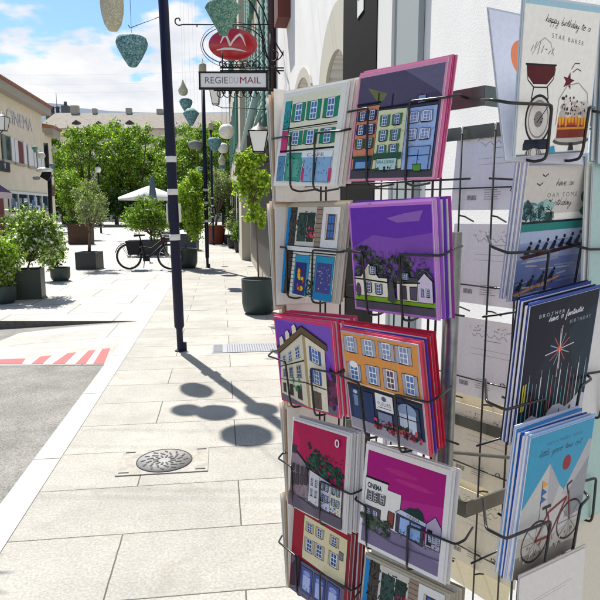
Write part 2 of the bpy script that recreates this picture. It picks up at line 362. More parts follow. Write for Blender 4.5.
tag(b.build('ground', mat('far_ground', (.2, .2, .14), 1, noise=.2, nscale=.02)), kind='structure')
# ironwork set in the pavement
M_iron = mat('cast_iron_cover', (.24, .235, .23), .7, metal=.3, noise=.2, nscale=40)
M_dk = mat('cover_grooves', (.05, .05, .055), .8)
M_slab = mat('cover_concrete', (.30, .285, .25), .8, noise=.3, nscale=14)
mc = G(164.5, 461.5)
m = thing('manhole_cover', 'round cast iron cover in a square frame set in the pale paving', 'manhole cover', (mc.x, mc.y, .004))
b = MB(); ang = math.atan2(RD.y, RD.x)
b.box(mc + Vector((0, 0, .004)), (.54, .36, .006), ang); b.build('frame', M_slab, m)
b = MB(); b.lathe([(0, .0095), (.165, .0095), (.165, .004)], mc, 36); b.build('lid', M_iron, m)
b = MB(); 
for k in range(12):
    a0 = k * math.pi / 6
    for rr, l in ((.055, .035), (.095, .04), (.13, .03)):
        a1 = a0 + (rr * 9)
        c = mc + Vector((math.cos(a1) * rr, math.sin(a1) * rr, .011)); b.box(c, (l, .011, .003), a1 + (.6 if rr > .08 else 0))
for sx_, sy_ in ((-1, -1), (1, -1), (1, 1), (-1, 1)):
    c = mc + RD * .225 * sx_ + SD * .15 * sy_ + Vector((0, 0, .0085)); b.box(c, (.06, .009, .003), ang); 
b.torus(mc + Vector((0, 0, .0095)), .168, .004, (0, 0, 1), 40, 4)
b.build('pattern', M_dk, m)
gr = thing('drain_grate', 'long pale slotted drain grate across the paving beside the card rack', 'drain grate', tuple(G(250, 348)))
c = G(250, 348); b = MB(); b.box(c + Vector((0, 0, .004)), (.85, .40, .006), ang); b.build('frame', mat('grate_steel', (.26, .27, .30), .6), gr)
b = MB()
for k in range(24): b.box(c + RD * (-.40 + .145 + .028 * k) + Vector((0, 0, .0085)), (.010, .34, .003), ang)
b.box(c + RD * -.36 + Vector((0, 0, .0085)), (.10, .36, .003), ang)
b.build('slots', mat('grate_slots', (.14, .15, .17), .8), gr)
b = MB(); b.box(G(195, 310) + Vector((0, 0, .003)), (.42, .07, .004), ang); c = G(195, 310)
o = b.build('access_plate', mat('steel_plate', (.3, .3, .3), .6, metal=.4, noise=.3, nscale=60)); tag(o, 'small narrow metal plate in the paving beyond the near pole', 'access plate')

# ------------------------------------------------------------------ hills
b = MB(); pr = []
hp = [(-200, 118), (-60, 112), (0, 108), (30, 104), (48, 103), (62, 104), (80, 108), (110, 111), (160, 113), (230, 112), (300, 114), (420, 116), (800, 122)]
for x, y in hp: p = at(x, y, 3500); pr.append(p)
for i in range(len(pr) - 1):
    a, c = pr[i], pr[i + 1]
    b.poly([(a.x, 3500 - 900, -.45), (c.x, 3500 - 900, -.45), (c.x, c.y, c.z), (a.x, a.y, a.z)]); b.poly([(a.x, a.y, a.z), (c.x, c.y, c.z), (c.x, 4400, -.45), (a.x, 4400, -.45)])
tag(b.build('hills', mat('far_hills', (.17, .22, .28), 1, noise=.1, nscale=.003)), kind='structure')

# ================================================================== BUILDINGS
# --- cinema on the left: facade line parallel to the street
cor = at(56, 215, 46); rc, sc_ = rs(cor)
def FP(s, z, out=0.0): return S(rc + out, s, z)       # point on the cinema facade
def fs(px, out=0.0):       # street coordinate where picture column px meets the facade
    u = (px - 300) / F / 1.0
    # solve x/y' = u with horizontal depth approx (height at eye)
    lo, hi = 5.0, 60.0
    for _ in range(50):
        mid = (lo + hi) / 2; p = S(rc + out, mid, 2.5); d = p - Vector((0, 0, EYE)); z = d.y * cp - d.z * sp
        if 300 + F * d.x / z < px: lo = mid
        else: hi = mid
    return lo
def zat(px, py, s): # height where column/row meets facade plane at street coordinate s
    p = S(rc, s, 0); d = ray(px, py); return EYE + d.z / d.y * p.y
cin = thing('cinema_building', 'cream two storey cinema with red tiled eaves at the left', 'building', tuple(S(rc, sc_, 0)))
sE = fs(46.5); zE = zat(46.5, 113, sE); zE2 = zat(57, 136, sc_)
b = MB(); b.sbox(rc - 12, rc, 8, sE, -.3, zE); b.build('wall', M_cream, cin)
b = MB(); b.sbox(rc - 9, rc - .003, sE, sc_, -.3, zE2); b.build('wall', M_cream, cin)
M_tile = mat('red_roof_tile', (.30, .14, .10), .85, noise=.25, nscale=3); M_eave = mat('eave_soffit', (.36, .32, .26), .9)
def roof(parent, s0, s1, z, rin=12):
    b = MB(); b.sbox(rc - rin, rc + .55, s0, s1 + .5, z - .12, z + .38); b.build('eaves', M_eave, parent)
    b = MB()
    for q in np.arange(s0, s1 + .5, .26): b.tube([S(rc + .68, q, z + .46), S(rc - 4, q, z + 1.3)], .10, 7)
    b.hexa([S(rc + .62, s0, z + .384), S(rc - 4, s0, z + .39), S(rc - 4, s1 + .5, z + .39), S(rc + .62, s1 + .5, z + .384),
            S(rc + .62, s0, z + .43), S(rc - 4, s0, z + 1.25), S(rc - 4, s1 + .5, z + 1.25), S(rc + .62, s1 + .5, z + .43)])
    b.build('roof', M_tile, parent)
roof(cin, 8, sE, zE); roof(cin, sE + .6, sc_, zE2, 9)
M_sh = mat('white_shutter', (.66, .67, .66), .7); M_dsh = mat('dark_red_shutter', (.17, .03, .03), .7); M_gsh = mat('grey_green_shutter', (.16, .2, .19), .7)
zt, zb = None, None
for k, (a, c, kind) in enumerate(((5, 14, 0), (17, 26, 1), (30, 36, 2), (39, 43, 2))):
    s0, s1 = fs(a), fs(c); z1 = 5.7; z0 = 4.0 ; w = s1 - s0
    z1 = zat(a, 134 + (a - 5) * .45, s0); z0 = zat(a, 159 + (a - 5) * .27, s0)
    fr = MB(); fr.sbox(rc, rc + .06, s0 + w * .28, s1 - w * .12, z0, z1); f = fr.build('window', [M_glass, M_dsh, M_sh][kind], cin)
    q = MB(); q.sbox(rc + .061, rc + .12, s0 - w*.05, s0 + w * .27, z0, z1); q.build('shutter', M_sh if kind else M_gsh, f)
    q = MB(); q.sbox(rc + .061, rc + .12, s1 - w * .11, s1 + w*.2, z0, z1); q.build('shutter', M_sh, f)
    q = MB(); q.sbox(rc, rc + .14, s0 - .1, s1 + .1, z0 - .16, z0 - .003); q.build('sill', M_eave, f)
# shop window row
s0, s1 = fs(7.5), fs(47.5)
zt = zat(30, 193.5, fs(30)); zb = zat(30, 212, fs(30))
fr = MB(); fr.sbox(rc, rc + .05, s0, s1, zb, zt); f = fr.build('shop_window', M_glass, cin)
q = MB()
for u in (0, .18, .42, .60, .78, .995): x = s0 + (s1 - s0) * u ; q.sbox(rc + .052, rc + .13, x, x + .12, zb, zt)
q.sbox(rc + .052, rc + .14, s0, s1, zt - .1, zt + .05); q.build('frame', M_sh, f)
q = MB()
for k in range(26):
    x = random.uniform(s0, s1 - .8); z = random.uniform(zb, zt - .5); q.mi = k % 3; q.sbox(rc + .051, rc + .07 + k*.0005, x, x + random.uniform(.2, .7), z, z + random.uniform(.2, .5))
q.build('poster', [mat('poster_pale', (.5, .55, .6), .6), mat('poster_blue', (.08, .14, .3), .6), mat('poster_grey', (.2, .22, .2), .6)], f)
# CINEMA lettering
sa, sb = fs(12), fs(36.5); zb1 = zat(12, 122, sa); b = MB()
sz = (zat(12, 108, sa) - zat(12, 123, sa)) / .72
lettering(b, 'CINEMA', S(rc + .03, sa, zb1), SD, (0, 0, 1), sz, width=sb - sa)
b.build('lettering', mat('lilac_letters', (.52, .49, .54), .6), cin)
# dark sign, awning, wall ornament, end shutter
b = MB(); x0, x1 = fs(-14), fs(10); zs0 = zat(10, 172.5, x1); zs1 = zat(10, 162.5, x1); 
b.sbox(rc, rc + .12, x0, x1, zs0, zs1); sg = b.build('shop_sign', mat('black_sign', (.015, .015, .025), .5), cin)
b = MB(); lettering(b, 'V', S(rc + .13, fs(3.8), zs0 + .14), SD, (0, 0, 1), (zs1 - zs0) * .9); b.build('lettering', M_white, sg)
b = MB(); xa, xb = fs(-30), fs(11.5, 1.1)
zA = zat(0, 179, fs(0))
b.hexa([S(rc, xa, zA - .1), S(rc + 1.1, xa, zA - .9), S(rc + 1.1, xb, zA - .9), S(rc, xb, zA - .1), S(rc, xa, zA), S(rc + 1.1, xa, zA - .8), S(rc + 1.1, xb, zA - .8), S(rc, xb, zA)])
aw = b.build('awning', mat('plum_awning', (.10, .06, .13), .85), cin)
b = MB(); b.sbox(rc + 1.103, rc + 1.13, xa, xb, zA - 1.15, zA - .82); b.build('valance', mat('pink_valance', (.6, .48, .5), .8), aw)
b = MB(); b.sbox(rc, rc + .08, fs(-6), fs(1.6), 0, zb + 1.2); b.build('door', M_dsh, cin)
b = MB(); b.sbox(rc, rc + .09, fs(50.5), fs(54.5), zat(52, 196, fs(52)), zat(52, 185, fs(52))); b.build('shutter', mat('brown_shutter', (.10, .05, .03), .8), cin)

# --- long building with tiled roof beyond the trees
def img_box(b, x0, x1, yt, ybz, D, dep=8):
    a = at(x0, yt, D); c = at(x1, yt, D); b.hexa([(a.x, D, ybz), (c.x, D, ybz), (c.x, D + dep, ybz), (a.x, D + dep, ybz), (a.x, D, a.z), (c.x, D, a.z), (c.x, D + dep, a.z), (a.x, D + dep, a.z)])
D = 86; a = at(40, 129, D); c = at(236, 129, D)
lb = thing('long_building', 'long grey building with a pale tiled roof and dormers behind the trees', 'building', (a.x, D, 0))
b = MB(); b.hexa([(a.x, D, -.3), (c.x, D, -.3), (c.x, D + 14, -.3), (a.x, D + 14, -.3), (a.x, D, a.z), (c.x, D, a.z), (c.x, D + 14, a.z), (a.x, D + 14, a.z)]); b.build('wall', M_cream, lb)
rz = at(40, 113, D + 7).z
b = MB(); b.prism([(a.x - .5, D - .6, a.z + .003), (a.x - .5, D + 7, rz), (a.x - .5, D + 14.6, a.z + .003)], (c.x - a.x + 1, 0, 0)); rf = b.build('roof', mat('grey_brown_tile', (.20, .175, .14), .9, noise=.35, nscale=2.5), lb)
b0 = MB()
for px, py in ((100, 122), (131, 121), (138, 126), (78, 121)):
    p = at(px, py, D + 2.2); q = MB(); q.prism([(p.x - .6, p.y - .8, p.z - 1.0), (p.x + .6, p.y - .8, p.z - 1.0), (p.x + .6, p.y - .8, p.z - .35), (p.x, p.y - .8, p.z + .05), (p.x - .6, p.y - .8, p.z - .35)], (0, 2.6, 0)); q.build('dormer', mat('dormer_brown', (.09, .06, .05), .9), rf)
for px, py, w, h in ((75, 108.5, 1.1, 1.6), (95, 111.5, .6, .8), (129, 111, .8, 1.0), (160, 112, .9, 1.2)):
    p = at(px, py, D + 7); q = MB(); q.box((p.x, p.y, p.z - h / 2), (w, .8, h + .8)); q.build('chimney', M_beige, rf)
# tower-like stack with aerial further back
p = at(60, 106, 120); tw = thing('rooftop_stack', 'dark chimney stack with a thin aerial on the far skyline', 'chimney', (p.x, 120, 0))
b = MB(); b.box((p.x, 120, p.z / 2 - .8), (4.2, 4, p.z - 1.6)); b.build('stack', mat('dark_stack', (.09, .09, .10), .9), tw)
b = MB()
for dx in (-1.5, -.5, .6, 1.5): b.lathe([(.35, 0), (.35, 1.2), (.5, 1.25), (.2, 1.6), (0, 1.6)], (p.x + dx, 120, p.z - 1.603), 8)
b.build('chimney_pot', mat('dark_stack', (0, 0, 0)), tw)
b = MB(); q = at(56, 93, 120); b.tube([(q.x, 120, p.z - 1.6), (q.x, 120, q.z)], .05, 5); b.build('aerial', M_black, tw)
p = at(65.5, 106, 118); b = MB(); b.box((p.x, 118, p.z / 2), (1.3, 1.3, p.z)); b.lathe([(.35, 0), (.3, .8), (0, .8)], (p.x, 118, p.z), 8)
tag(b.build('far_chimney', mat('dark_stack', (0, 0, 0))), 'single slim dark chimney right of the rooftop stack', 'chimney')

# --- right side of the street. wall plane r = RW
RW = .907
def ws(px, z=2.5):
    lo, hi = .9, 60.0
    for _ in range(60):
        mid = (lo + hi) / 2; p = S(RW, mid, z); d = p - Vector((0, 0, EYE)); q = d.y * cp - d.z * sp
        if 300 + F * d.x / q > px: lo = mid
        else: hi = mid
    return lo
def wz(py, s, px=None):
    p = S(RW, s, 0); v = (300 - py) / F; return EYE + (v * cp - sp) / (cp + v * sp) * p.y
HB = 11.0
s_pipe = ws(277)
wb = thing('stucco_building', 'white stucco building with arched openings behind the card rack', 'building', tuple(S(RW, s_pipe, 0)))
sA0, sA1 = ws(352), ws(329); sB0, sB1 = ws(312), ws(294); sD0, sD1 = ws(386), ws(350); sG0, sG1 = ws(426), ws(401)
def arch_wall(b, ops, s0, s1, z1, depth=.30):
    """wall front with arched openings cut through: vertical strips"""
    cur = s0
    for (a, c, zt) in sorted(ops):
        b.sbox(RW, RW + depth, cur, a, -.2, z1)
        n = 10; w = (c - a) / n; rad_ = (c - a) / 2
        for i in range(n):
            u = (i + .5) / n * 2 - 1; hh = zt - rad_ * .55 + rad_ * .55 * math.sqrt(max(0, 1 - u * u)) if zt < 4 else zt
            b.sbox(RW, RW + depth, a + i * w, a + (i + 1) * w, hh, z1)
        cur = c
    b.sbox(RW, RW + depth, cur, s1, -.2, z1)
zA_ = wz(50, (sA0 + sA1) / 2); zB_ = wz(64, sB0)
M_st = mat('near_stucco', (.74, .735, .72), .92, noise=.08, nscale=1.6)
t = M_st.node_tree; bs = t.nodes['Principled BSDF']; co = t.nodes.new('ShaderNodeTexCoord')
n1 = t.nodes.new('ShaderNodeTexNoise'); n1.inputs['Scale'].default_value = 170; n1.inputs['Detail'].default_value = 2; t.links.new(co.outputs['Object'], n1.inputs['Vector'])
bp = t.nodes.new('ShaderNodeBump'); bp.inputs['Strength'].default_value = .22; bp.inputs['Distance'].default_value = .005; t.links.new(n1.outputs['Fac'], bp.inputs['Height']); t.links.new(bp.outputs[0], bs.inputs['Normal'])
b = MB(); arch_wall(b, [(sA0 + .12, sA1, zA_), (sB0, sB1, zB_)], -1.5, s_pipe, HB); b.sbox(RW + .75, RW + 6, -1.5, s_pipe, -.2, HB); b.build('wall', M_st, wb)
M_ol = mat('olive_door', (.25, .215, .11), .7)
q = MB(); q.sbox(RW + .22, RW + .28, sA0 + .42, sA1 + .1, 0, zA_ + .05); q.build('arched_door', M_ol, wb)
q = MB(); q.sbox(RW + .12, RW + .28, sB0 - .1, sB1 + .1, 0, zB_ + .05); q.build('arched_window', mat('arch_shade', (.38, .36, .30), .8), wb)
def archband(b, s0, s1, zt, w, d):
    n = 14; R = (s1 - s0) / 2; c = (s0 + s1) / 2; pts = []
    for i in range(n):
        u0, u1 = math.pi * i / n, math.pi * (i + 1) / n
        P = lambda u, k: (c - math.cos(u) * (R + k), zt - R * .55 + math.sin(u) * (R * .55 + k))
        A, B, C_, D_ = P(u0, 0), P(u1, 0), P(u1, w), P(u0, w)
        b.hexa([S(RW - d, *A), S(RW - .003, *A), S(RW - .003, *B), S(RW - d, *B), S(RW - d, *D_), S(RW - .003, *D_), S(RW - .003, *C_), S(RW - d, *C_)])
    b.sbox(RW - d, RW - .003, s0 - w, s0, 0, zt - R * .55); b.sbox(RW - d, RW - .003, s1, s1 + w, 0, zt - R * .55)
q = MB(); archband(q, sA0 + .12, sA1, zA_, .34, .03); q.build('arch_surround', mat('pale_stone', (.50, .475, .40), .85), wb)
q = MB(); archband(q, sB0, sB1, zB_, .10, .02); q.build('arch_surround', mat('pale_stone', (0, 0, 0)), wb)
q = MB(); q.sbox(RW - .05, RW - .003, sD0 + .01, sD1, 0, 3.6); dr = q.build('door', mat('black_door', (.006, .006, .006), .85, spec=.1), wb)
q = MB(); zs = wz(21, sD0 + .5)
q.sbox(RW - .056, RW - .053, ws(372), ws(365.5), zs, zs + .42); dn = q.build('sticker', M_white, dr)
q = MB(); sS = ws(365.5); wS = sS - ws(372)
lettering(q, 'S', S(RW - .0575, sS - .02, zs + .26), -SD, (0, 0, 1), .15, width=wS * .75, bold=.008)
lettering(q, 'ER', S(RW - .0575, sS - .02, zs + .10), -SD, (0, 0, 1), .15, width=wS * .85, bold=.008); q.build('lettering', M_black, dn)
q = MB(); q.sbox(RW - .03, RW - .003, sG0, sG1, 0, 3.6); q.build('shutter', mat('blue_grey_shutter', (.30, .34, .34), .7), wb)
q = MB(); q.sbox(RW - .045, RW - .003, sG1 + .003, sD0 + .007, 0, 3.6); q.build('door_jamb', M_white, wb)
q = MB(); q.box(at(384, 1, 3.2), (.05, .05, .03)); 
# drain pipe
b = MB(); pp = S(RW - .06, s_pipe + .1, 0); b.tube([pp, pp + Vector((0, 0, HB))], .06, 10); pipe = b
b = MB(); zb_ = wz(20, ws(289))
b.tube([pp, pp + Vector((0, 0, HB))], .06, 10); o = b.build('drain_pipe', mat('dark_brown_pipe', (.035, .018, .02), .5)); tag(o, 'dark brown drain pipe running up the corner of the stucco building', 'drain pipe')
# brown shutter high on the stucco wall
b = MB(); s_ = ws(290); b.sbox(RW - .16, RW - .003, s_ - .1, s_ + .35, wz(20, s_), 5.6); b.build('open_shutter', mat('red_brown_shutter', (.13, .03, .02), .7), wb)

# building with green shutters
s2 = 18.5
gb = thing('shuttered_building', 'narrow street house with green louvred shutters beyond the drain pipe', 'building', tuple(S(RW, s2, 0)))
b = MB(); b.sbox(RW + .003, RW + 6, s_pipe + .003, s2, -.2, 13); b.build('wall', M_beige, gb)
M_gr = mat('green_shutter', (.05, .20, .15), .6); M_lt = mat('shutter_lattice', (.42, .56, .52), .6)
for k, (a, c) in enumerate(((9.9, 11.4), (12.1, 13.6), (14.3, 15.8), (16.4, 17.9))):
    for z0 in (3.1, 6.3, 9.4):
        w = MB(); w.sbox(RW - .02, RW + .001, a + .45, c - .45, z0, z0 + 2.3); wd = w.build('window', M_glass, gb)
        for x, y in ((a - .1, a + .43), (c - .43, c + .1)):
            q = MB(); q.mi = 0; q.sbox(RW - .09, RW - .004, x, y, z0, z0 + 2.3); q.mi = 1
            for i in range(22): q.sbox(RW - .115, RW - .092, x + .05, y - .05, z0 + .05 + i * .1, z0 + .09 + i * .1)
            q.build('shutter', [M_gr, M_lt], wd)
b = MB(); b.sbox(RW - .45, RW + .001, 9.9, 17.6, 2.55, 2.75); b.build('shop_cornice', mat('dark_cornice', (.03, .035, .03), .7), gb)
b = MB(); b.sbox(RW - .02, RW + .002, 9.9, 17.4, .3, 2.54); b.build('shop_front', mat('dark_front', (.035, .03, .025), .5), gb)
# furled awning of the shop: long slanted pale roll on its arms
b = MB(); a0 = at(257, 91, 11.2); a1 = at(243, 150, 11.6); b.tube([a0, a1], .07, 8); b.tube([a0 + Vector((.18, .05, 0)), a1 + Vector((.1, .05, 0))], .05, 8)
b.build('awning_roll', mat('pale_green_canvas', (.38, .50, .45), .8), gb)
gb3 = thing('corner_building', 'tall beige corner building with stone quoins at the end of the street', 'building', tuple(S(RW, 33, 0)))
b = MB(); b.sbox(RW - .25, RW + 9, s2 + .004, 34, -.2, 15.5); b.build('wall', mat('warm_render', (.50, .46, .38), .9, noise=.08, nscale=2), gb3)
b = MB(); b.sbox(RW - .7, RW + 9, s2 + .01, 34.6, 15.504, 15.9); b.build('cornice', M_eave, gb3)
b = MB()
for i in range(28): w = .9 if i % 2 else .55; b.sbox(RW - .30, RW - .253, 34 - w, 34, .02 + i * .55, .53 + i * .55)
b.build('quoins', M_beige, gb3)
for a in (21, 24.5, 28, 31.5):
    for z0 in (3.8, 7.2, 10.6):
        w = MB(); w.sbox(RW - .28, RW - .252, a, a + 1.1, z0, z0 + 1.9); wd = w.build('window', M_glass, gb3)
        for x in (a - .6, a + 1.12): q = MB(); q.sbox(RW - .32, RW - .254, x, x + .56, z0, z0 + 1.9); q.build('shutter', M_gr, wd)
    w = MB(); w.sbox(RW - .28, RW - .252, a - .2, a + 1.4, .5, 2.7); w.build('shop_window', M_glass, gb3)

# ================================================================== STREET FURNITURE
# --- poles
def pole_proto():
    t = thing('street_pole', 'dark navy street pole with white bands nearest the camera', 'street pole', (0, 0, 0), 'banded street poles along the kerb')
    b = MB(); b.lathe([(.035, 0), (.035, .25), (.054, .28), (.054, 2.2), (.048, 5.0), (0, 5.0)], n=20); b.build('shaft', M_navy, t)
    for z in (1.26, 1.74, 2.08):
        b = MB(); b.lathe([(.0545, z - .032), (.0575, z - .03), (.0575, z + .03), (.0545, z + .032)], n=20); b.build('white_band', M_white, t)
    for sx in (-1, 1):
        b = MB(); b.box((sx * .066, 0, 1.52), (.016, .05, .2)); b.build('reflector', M_white, t)
    b = MB(); b.lathe([(.042, -.04), (.05, 0), (.05, .0)], n=12); 
    b = MB(); b.lathe([(.05, 5.003), (.10, 5.01), (.10, 5.28), (.07, 5.30), (.02, 5.31), (.02, 5.42), (0, 5.42)], n=16); b.build('cap', mat('beige_cap', (.45, .38, .27), .7), t)
    b = MB(); b.lathe([(.062, 0), (.062, .006), (.04, .02), (0, .02)], n=16); b.box((.05, .0, .05), (.04, .03, .1)); b.build('foot', M_navy, t)
    return t
pole = pole_proto(); pole.location = tuple(G(180.5, 351)); pole.rotation_euler = (0, rad(-1.0), 0)
p2 = dup(pole, G(207.6, 267.5), 0, 'dark navy banded pole standing below the white board sign'); p2.rotation_euler = (0, rad(-.1), 0)
p3 = dup(pole, G(213.3, 245), 0, 'farthest dark banded pole standing in front of the red planter'); p3.rotation_euler = (0, 0, 0)

# --- lanterns
def lantern_mat(name, c, c2):
    m = bpy.data.materials.new(name); m.use_nodes = True; t = m.node_tree; b = t.nodes['Principled BSDF']
    co = t.nodes.new('ShaderNodeTexCoord'); v = t.nodes.new('ShaderNodeTexVoronoi'); v.inputs['Scale'].default_value = 60; t.links.new(co.outputs['Object'], v.inputs['Vector'])
    n = t.nodes.new('ShaderNodeTexNoise'); n.inputs['Scale'].default_value = 22; n.inputs['Detail'].default_value = 4; t.links.new(co.outputs['Object'], n.inputs['Vector'])
    mm = t.nodes.new('ShaderNodeMath'); mm.operation = 'MULTIPLY'; t.links.new(v.outputs['Distance'], mm.inputs[0]); t.links.new(n.outputs['Fac'], mm.inputs[1])
    r = t.nodes.new('ShaderNodeValToRGB'); t.links.new(mm.outputs[0], r.inputs[0]); r.color_ramp.elements[0].position = .14; r.color_ramp.elements[1].position = .42
    r.color_ramp.elements[0].color = (*c, 1); r.color_ramp.elements[1].color = (*c2, 1)
    t.links.new(r.outputs[0], b.inputs['Base Color']); b.inputs['Roughness'].default_value = .7
    bp = t.nodes.new('ShaderNodeBump'); bp.inputs['Distance'].default_value = .004; t.links.new(v.outputs['Distance'], bp.inputs['Height']); t.links.new(bp.outputs[0], b.inputs['Normal'])
    return m
ML = {'teal': lantern_mat('teal_lantern', (.012, .12, .15), (.25, .42, .42)), 'green': lantern_mat('green_lantern', (.03, .16, .11), (.25, .38, .30)),
      'beige': lantern_mat('beige_lantern', (.42, .38, .26), (.62, .60, .48)), 'white': lantern_mat('white_lantern', (.62, .61, .54), (.75, .74, .68)), 'grey': lantern_mat('grey_lantern', (.13, .15, .15), (.3, .3, .3))}
PROF = {'berry': [(.08, .36), (.30, .34), (.46, .26), (.50, .12), (.46, -.04), (.30, -.34), (.14, -.58), (.08, -.61), (0, -.61)],
        'long': [(.1, .95), (.32, .85), (.46, .5), (.5, .1), (.47, -.3), (.36, -.75), (.2, -1.0), (0, -1.0)],
        'diamond': [(.06, .40), (.22, .38), (.50, .12), (.50, .08), (.13, -.58), (.13, -.62), (0, -.62)],
        'round': [(.05, .45), (.3, .4), (.45, .22), (.5, 0), (.45, -.22), (.3, -.4), (.05, -.46), (0, -.46)],
        'drop': [(.06, .8), (.10, .6), (.3, .2), (.48, -.15), (.5, -.35), (.42, -.6), (.2, -.75), (0, -.75)],
        'flat': [(.1, .28), (.45, .2), (.5, 0), (.42, -.2), (.1, -.28), (0, -.28)]}
WY = []
def lantern(p, w, shape, colr, label, cord=1.0, wire=True):
    t = thing('hanging_lantern', label, 'lantern', tuple(p), 'festival lanterns hung over the street')
    b = MB(); fac = [(r * w * (1 + .0), z * w) for r, z in PROF[shape]]; b.lathe(fac, p, 20 if shape != 'diamond' else 8)
    b.build('shade', ML[colr], t)
    b = MB(); H_ = (7.6 if p.y > 25 else max(5.4, 1.75 + .345 * p.y)); WY.append((round(p.y, 1), H_))
    b.tube([p + Vector((0, 0, PROF[shape][0][1] * w)), Vector((p.x, p.y, H_))], .0022 if p.y < 10 else .0010, 4); b.build('cord', M_cord, t)
    return t
def along(px, py, t): return Vector((0, 0, EYE)) + ray(px, py) * t
lantern(along(132, 47, 6.0), .32, 'berry', 'teal', 'teal mosaic lantern shaped like a heart in the open sky')
lantern(along(112, 6, 6.87), .27, 'long', 'beige', 'long beige paper lantern cut by the top edge of the photo', .8)
lantern(along(223, 11, 6.0), .37, 'diamond', 'green', 'green diamond shaped lantern in front of the red oval sign', .8)
# lanterns above the frame whose shadows lie on the paving
def above(px, py, h, w, shape, colr, label):
    g = G(px, py); lantern(g + Vector((-.33 * h, .6 * h, h)), w, shape, colr, label, .6)
above(262, 409, 4.2, .27, 'round', 'white', 'round white lantern hung high, its shadow meeting the pole shadow')
above(247, 435, 4.2, .37, 'round', 'beige', 'beige round lantern hung high above the nearest disc shadow')
above(187, 410, 4.3, .25, 'round', 'white', 'white lantern hung high beside the heart shaped shadow')
for px, py, d, w, sh, cl, lb_ in (
    (183, 88, 14, .22, 'drop', 'beige', 'small beige drop lantern right of the near pole above the treetops'),
    (186, 103.5, 14, .30, 'berry', 'teal', 'upper of two teal lanterns hanging in line beside the near pole'),
    (191, 115, 13.5, .36, 'diamond', 'teal', 'lower teal diamond lantern overlapping the tree line'),
    (195.5, 145, 16, .40, 'flat', 'grey', 'flat dark grey lantern against the trees beside the far pole'),
    (214.5, 143, 11, .26, 'berry', 'teal', 'bright teal lantern between the two far poles'),
    (226.5, 131.5, 10, .26, 'round', 'white', 'large round white lantern over the shop entrance'),
    (223, 148, 13, .24, 'round', 'white', 'small white lantern touching the teal one between the poles'),
    (222, 159, 14, .18, 'drop', 'beige', 'pale drop lantern below the white round ones'),
    (199.5, 169.5, 18, .22, 'berry', 'teal', 'little teal lantern low beside the second pole'),
    (222.5, 166.5, 18, .20, 'round', 'teal', 'tiny teal round lantern in front of the olive shrub'),
    (34.8, 148.5, 30, .32, 'diamond', 'green', 'green lantern in front of the cinema shutters'),
    (41.5, 155.5, 30, .36, 'round', 'white', 'white globe lantern in front of the cinema windows'),
    (52.3, 165.5, 30, .28, 'berry', 'teal', 'teal lantern at the corner of the cinema'),
    (36.5, 178, 28, .34, 'flat', 'grey', 'flat grey lantern low in front of the cream cinema wall'),
    (53.7, 148.5, 32, .28, 'drop', 'beige', 'pale drop lantern near the cinema corner')):
    lantern(at(px, py, d), w, sh, cl, lb_, .5)
# overhead wires that carry the lanterns from facade to facade
for y_, H_ in sorted(set(WY)):
    b = MB(); xr = S(RW, y_).x + .02; xl = -20 if y_ > 25 else -12; n_ = 12
    b.tube([Vector((xl + (xr - xl) * i / n_, y_, H_ + .25 * (abs(i / n_ * 2 - 1) ** 2))) for i in range(n_ + 1)], .003 if y_ < 25 else .0015, 4)
    tag(b.build('overhead_wire', M_cord), 'thin overhead wire carrying hanging lanterns across the street', 'wire', 'overhead wires for the lanterns')
# support wires
b = MB(); a0 = along(130, 28, 6.4); a1 = along(163, 15.5, 6.4); b.tube([a0, a1], .004, 5); b.tube([a0, a0 + Vector((-.02, 0, .035))], .004, 4)
tag(b.build('support_rod', M_black), 'thin rod reaching left from the near pole toward the teal lantern', 'rod')

# --- red oval sign and its scrolled bracket
DS = 8.5
sc0 = at(233, 44.5, DS)
sg = thing('oval_sign', 'red oval enamel sign with a white squiggle logo on a wrought iron bracket', 'shop sign', tuple(sc0))
mpp = 1 / F * sc0.y * 1.02
b = MB(); b.lathe([(0, -.022), (.325, -.022), (.335, 0), (.325, .022), (0, .022)], sc0, 40, 1, .62, ax='Y'); b.build('plate', mat('red_enamel', (.50, .012, .022), .3, coat=.5), sg)
b = MB(); b.torus(sc0 + Vector((.0, .03, 0)), .42, .007, (0, 1, 0), 44, 5, 1, .60); b.torus(sc0 + Vector((0, .03, 0)), .455, .004, (0, 1, 0), 44, 5, .98, .66); b.build('ring', M_black, sg)
def strokes(b, pts, w, y, c, k):   # ribbon strokes in picture-like units, k metres per unit
    P = [Vector((c.x + x * k, y, c.z - z * k)) for x, z in pts]
    for i in range(len(P) - 1):
        d = (P[i + 1] - P[i]).normalized(); n = Vector((-d.z, 0, d.x)) * w[i] ; n2 = Vector((-d.z, 0, d.x)) * w[i + 1]; d_ = d * .004
        b.poly([P[i] - n - d_, P[i + 1] - n2 + d_, P[i + 1] + n2 + d_, P[i] + n - d_]); y -= .0004; P = [Vector((v_.x, y, v_.z)) for v_ in P]
k = .0145
b = MB()
strokes(b, [(-11.5, -1), (-9, -6), (-6.5, -8), (-4.5, -4), (-2.5, 1.5), (0, -2.5), (3.5, -6.5), (7, -8.5), (9.5, -5), (12, 1.5)], [.006, .013, .016, .014, .014, .012, .016, .016, .012, .004], sc0.y - .028, sc0, k)
strokes(b, [(-15, 5.5), (-8, 4.2), (-1, 4.3), (7, 5.5), (13, 7)], [.006, .014, .014, .010, .003], sc0.y - .028, sc0, k)
b.build('logo', M_white, sg)
b = MB()
wall = at(283, 24, DS); zr = at(200, 24.5, DS).z
l = at(180, 24, DS); b.tube([Vector((wall.x, DS, zr)), Vector((l.x + .05, DS, zr))], .010, 6)
sc_pts = [Vector((l.x + .05, DS, zr))]
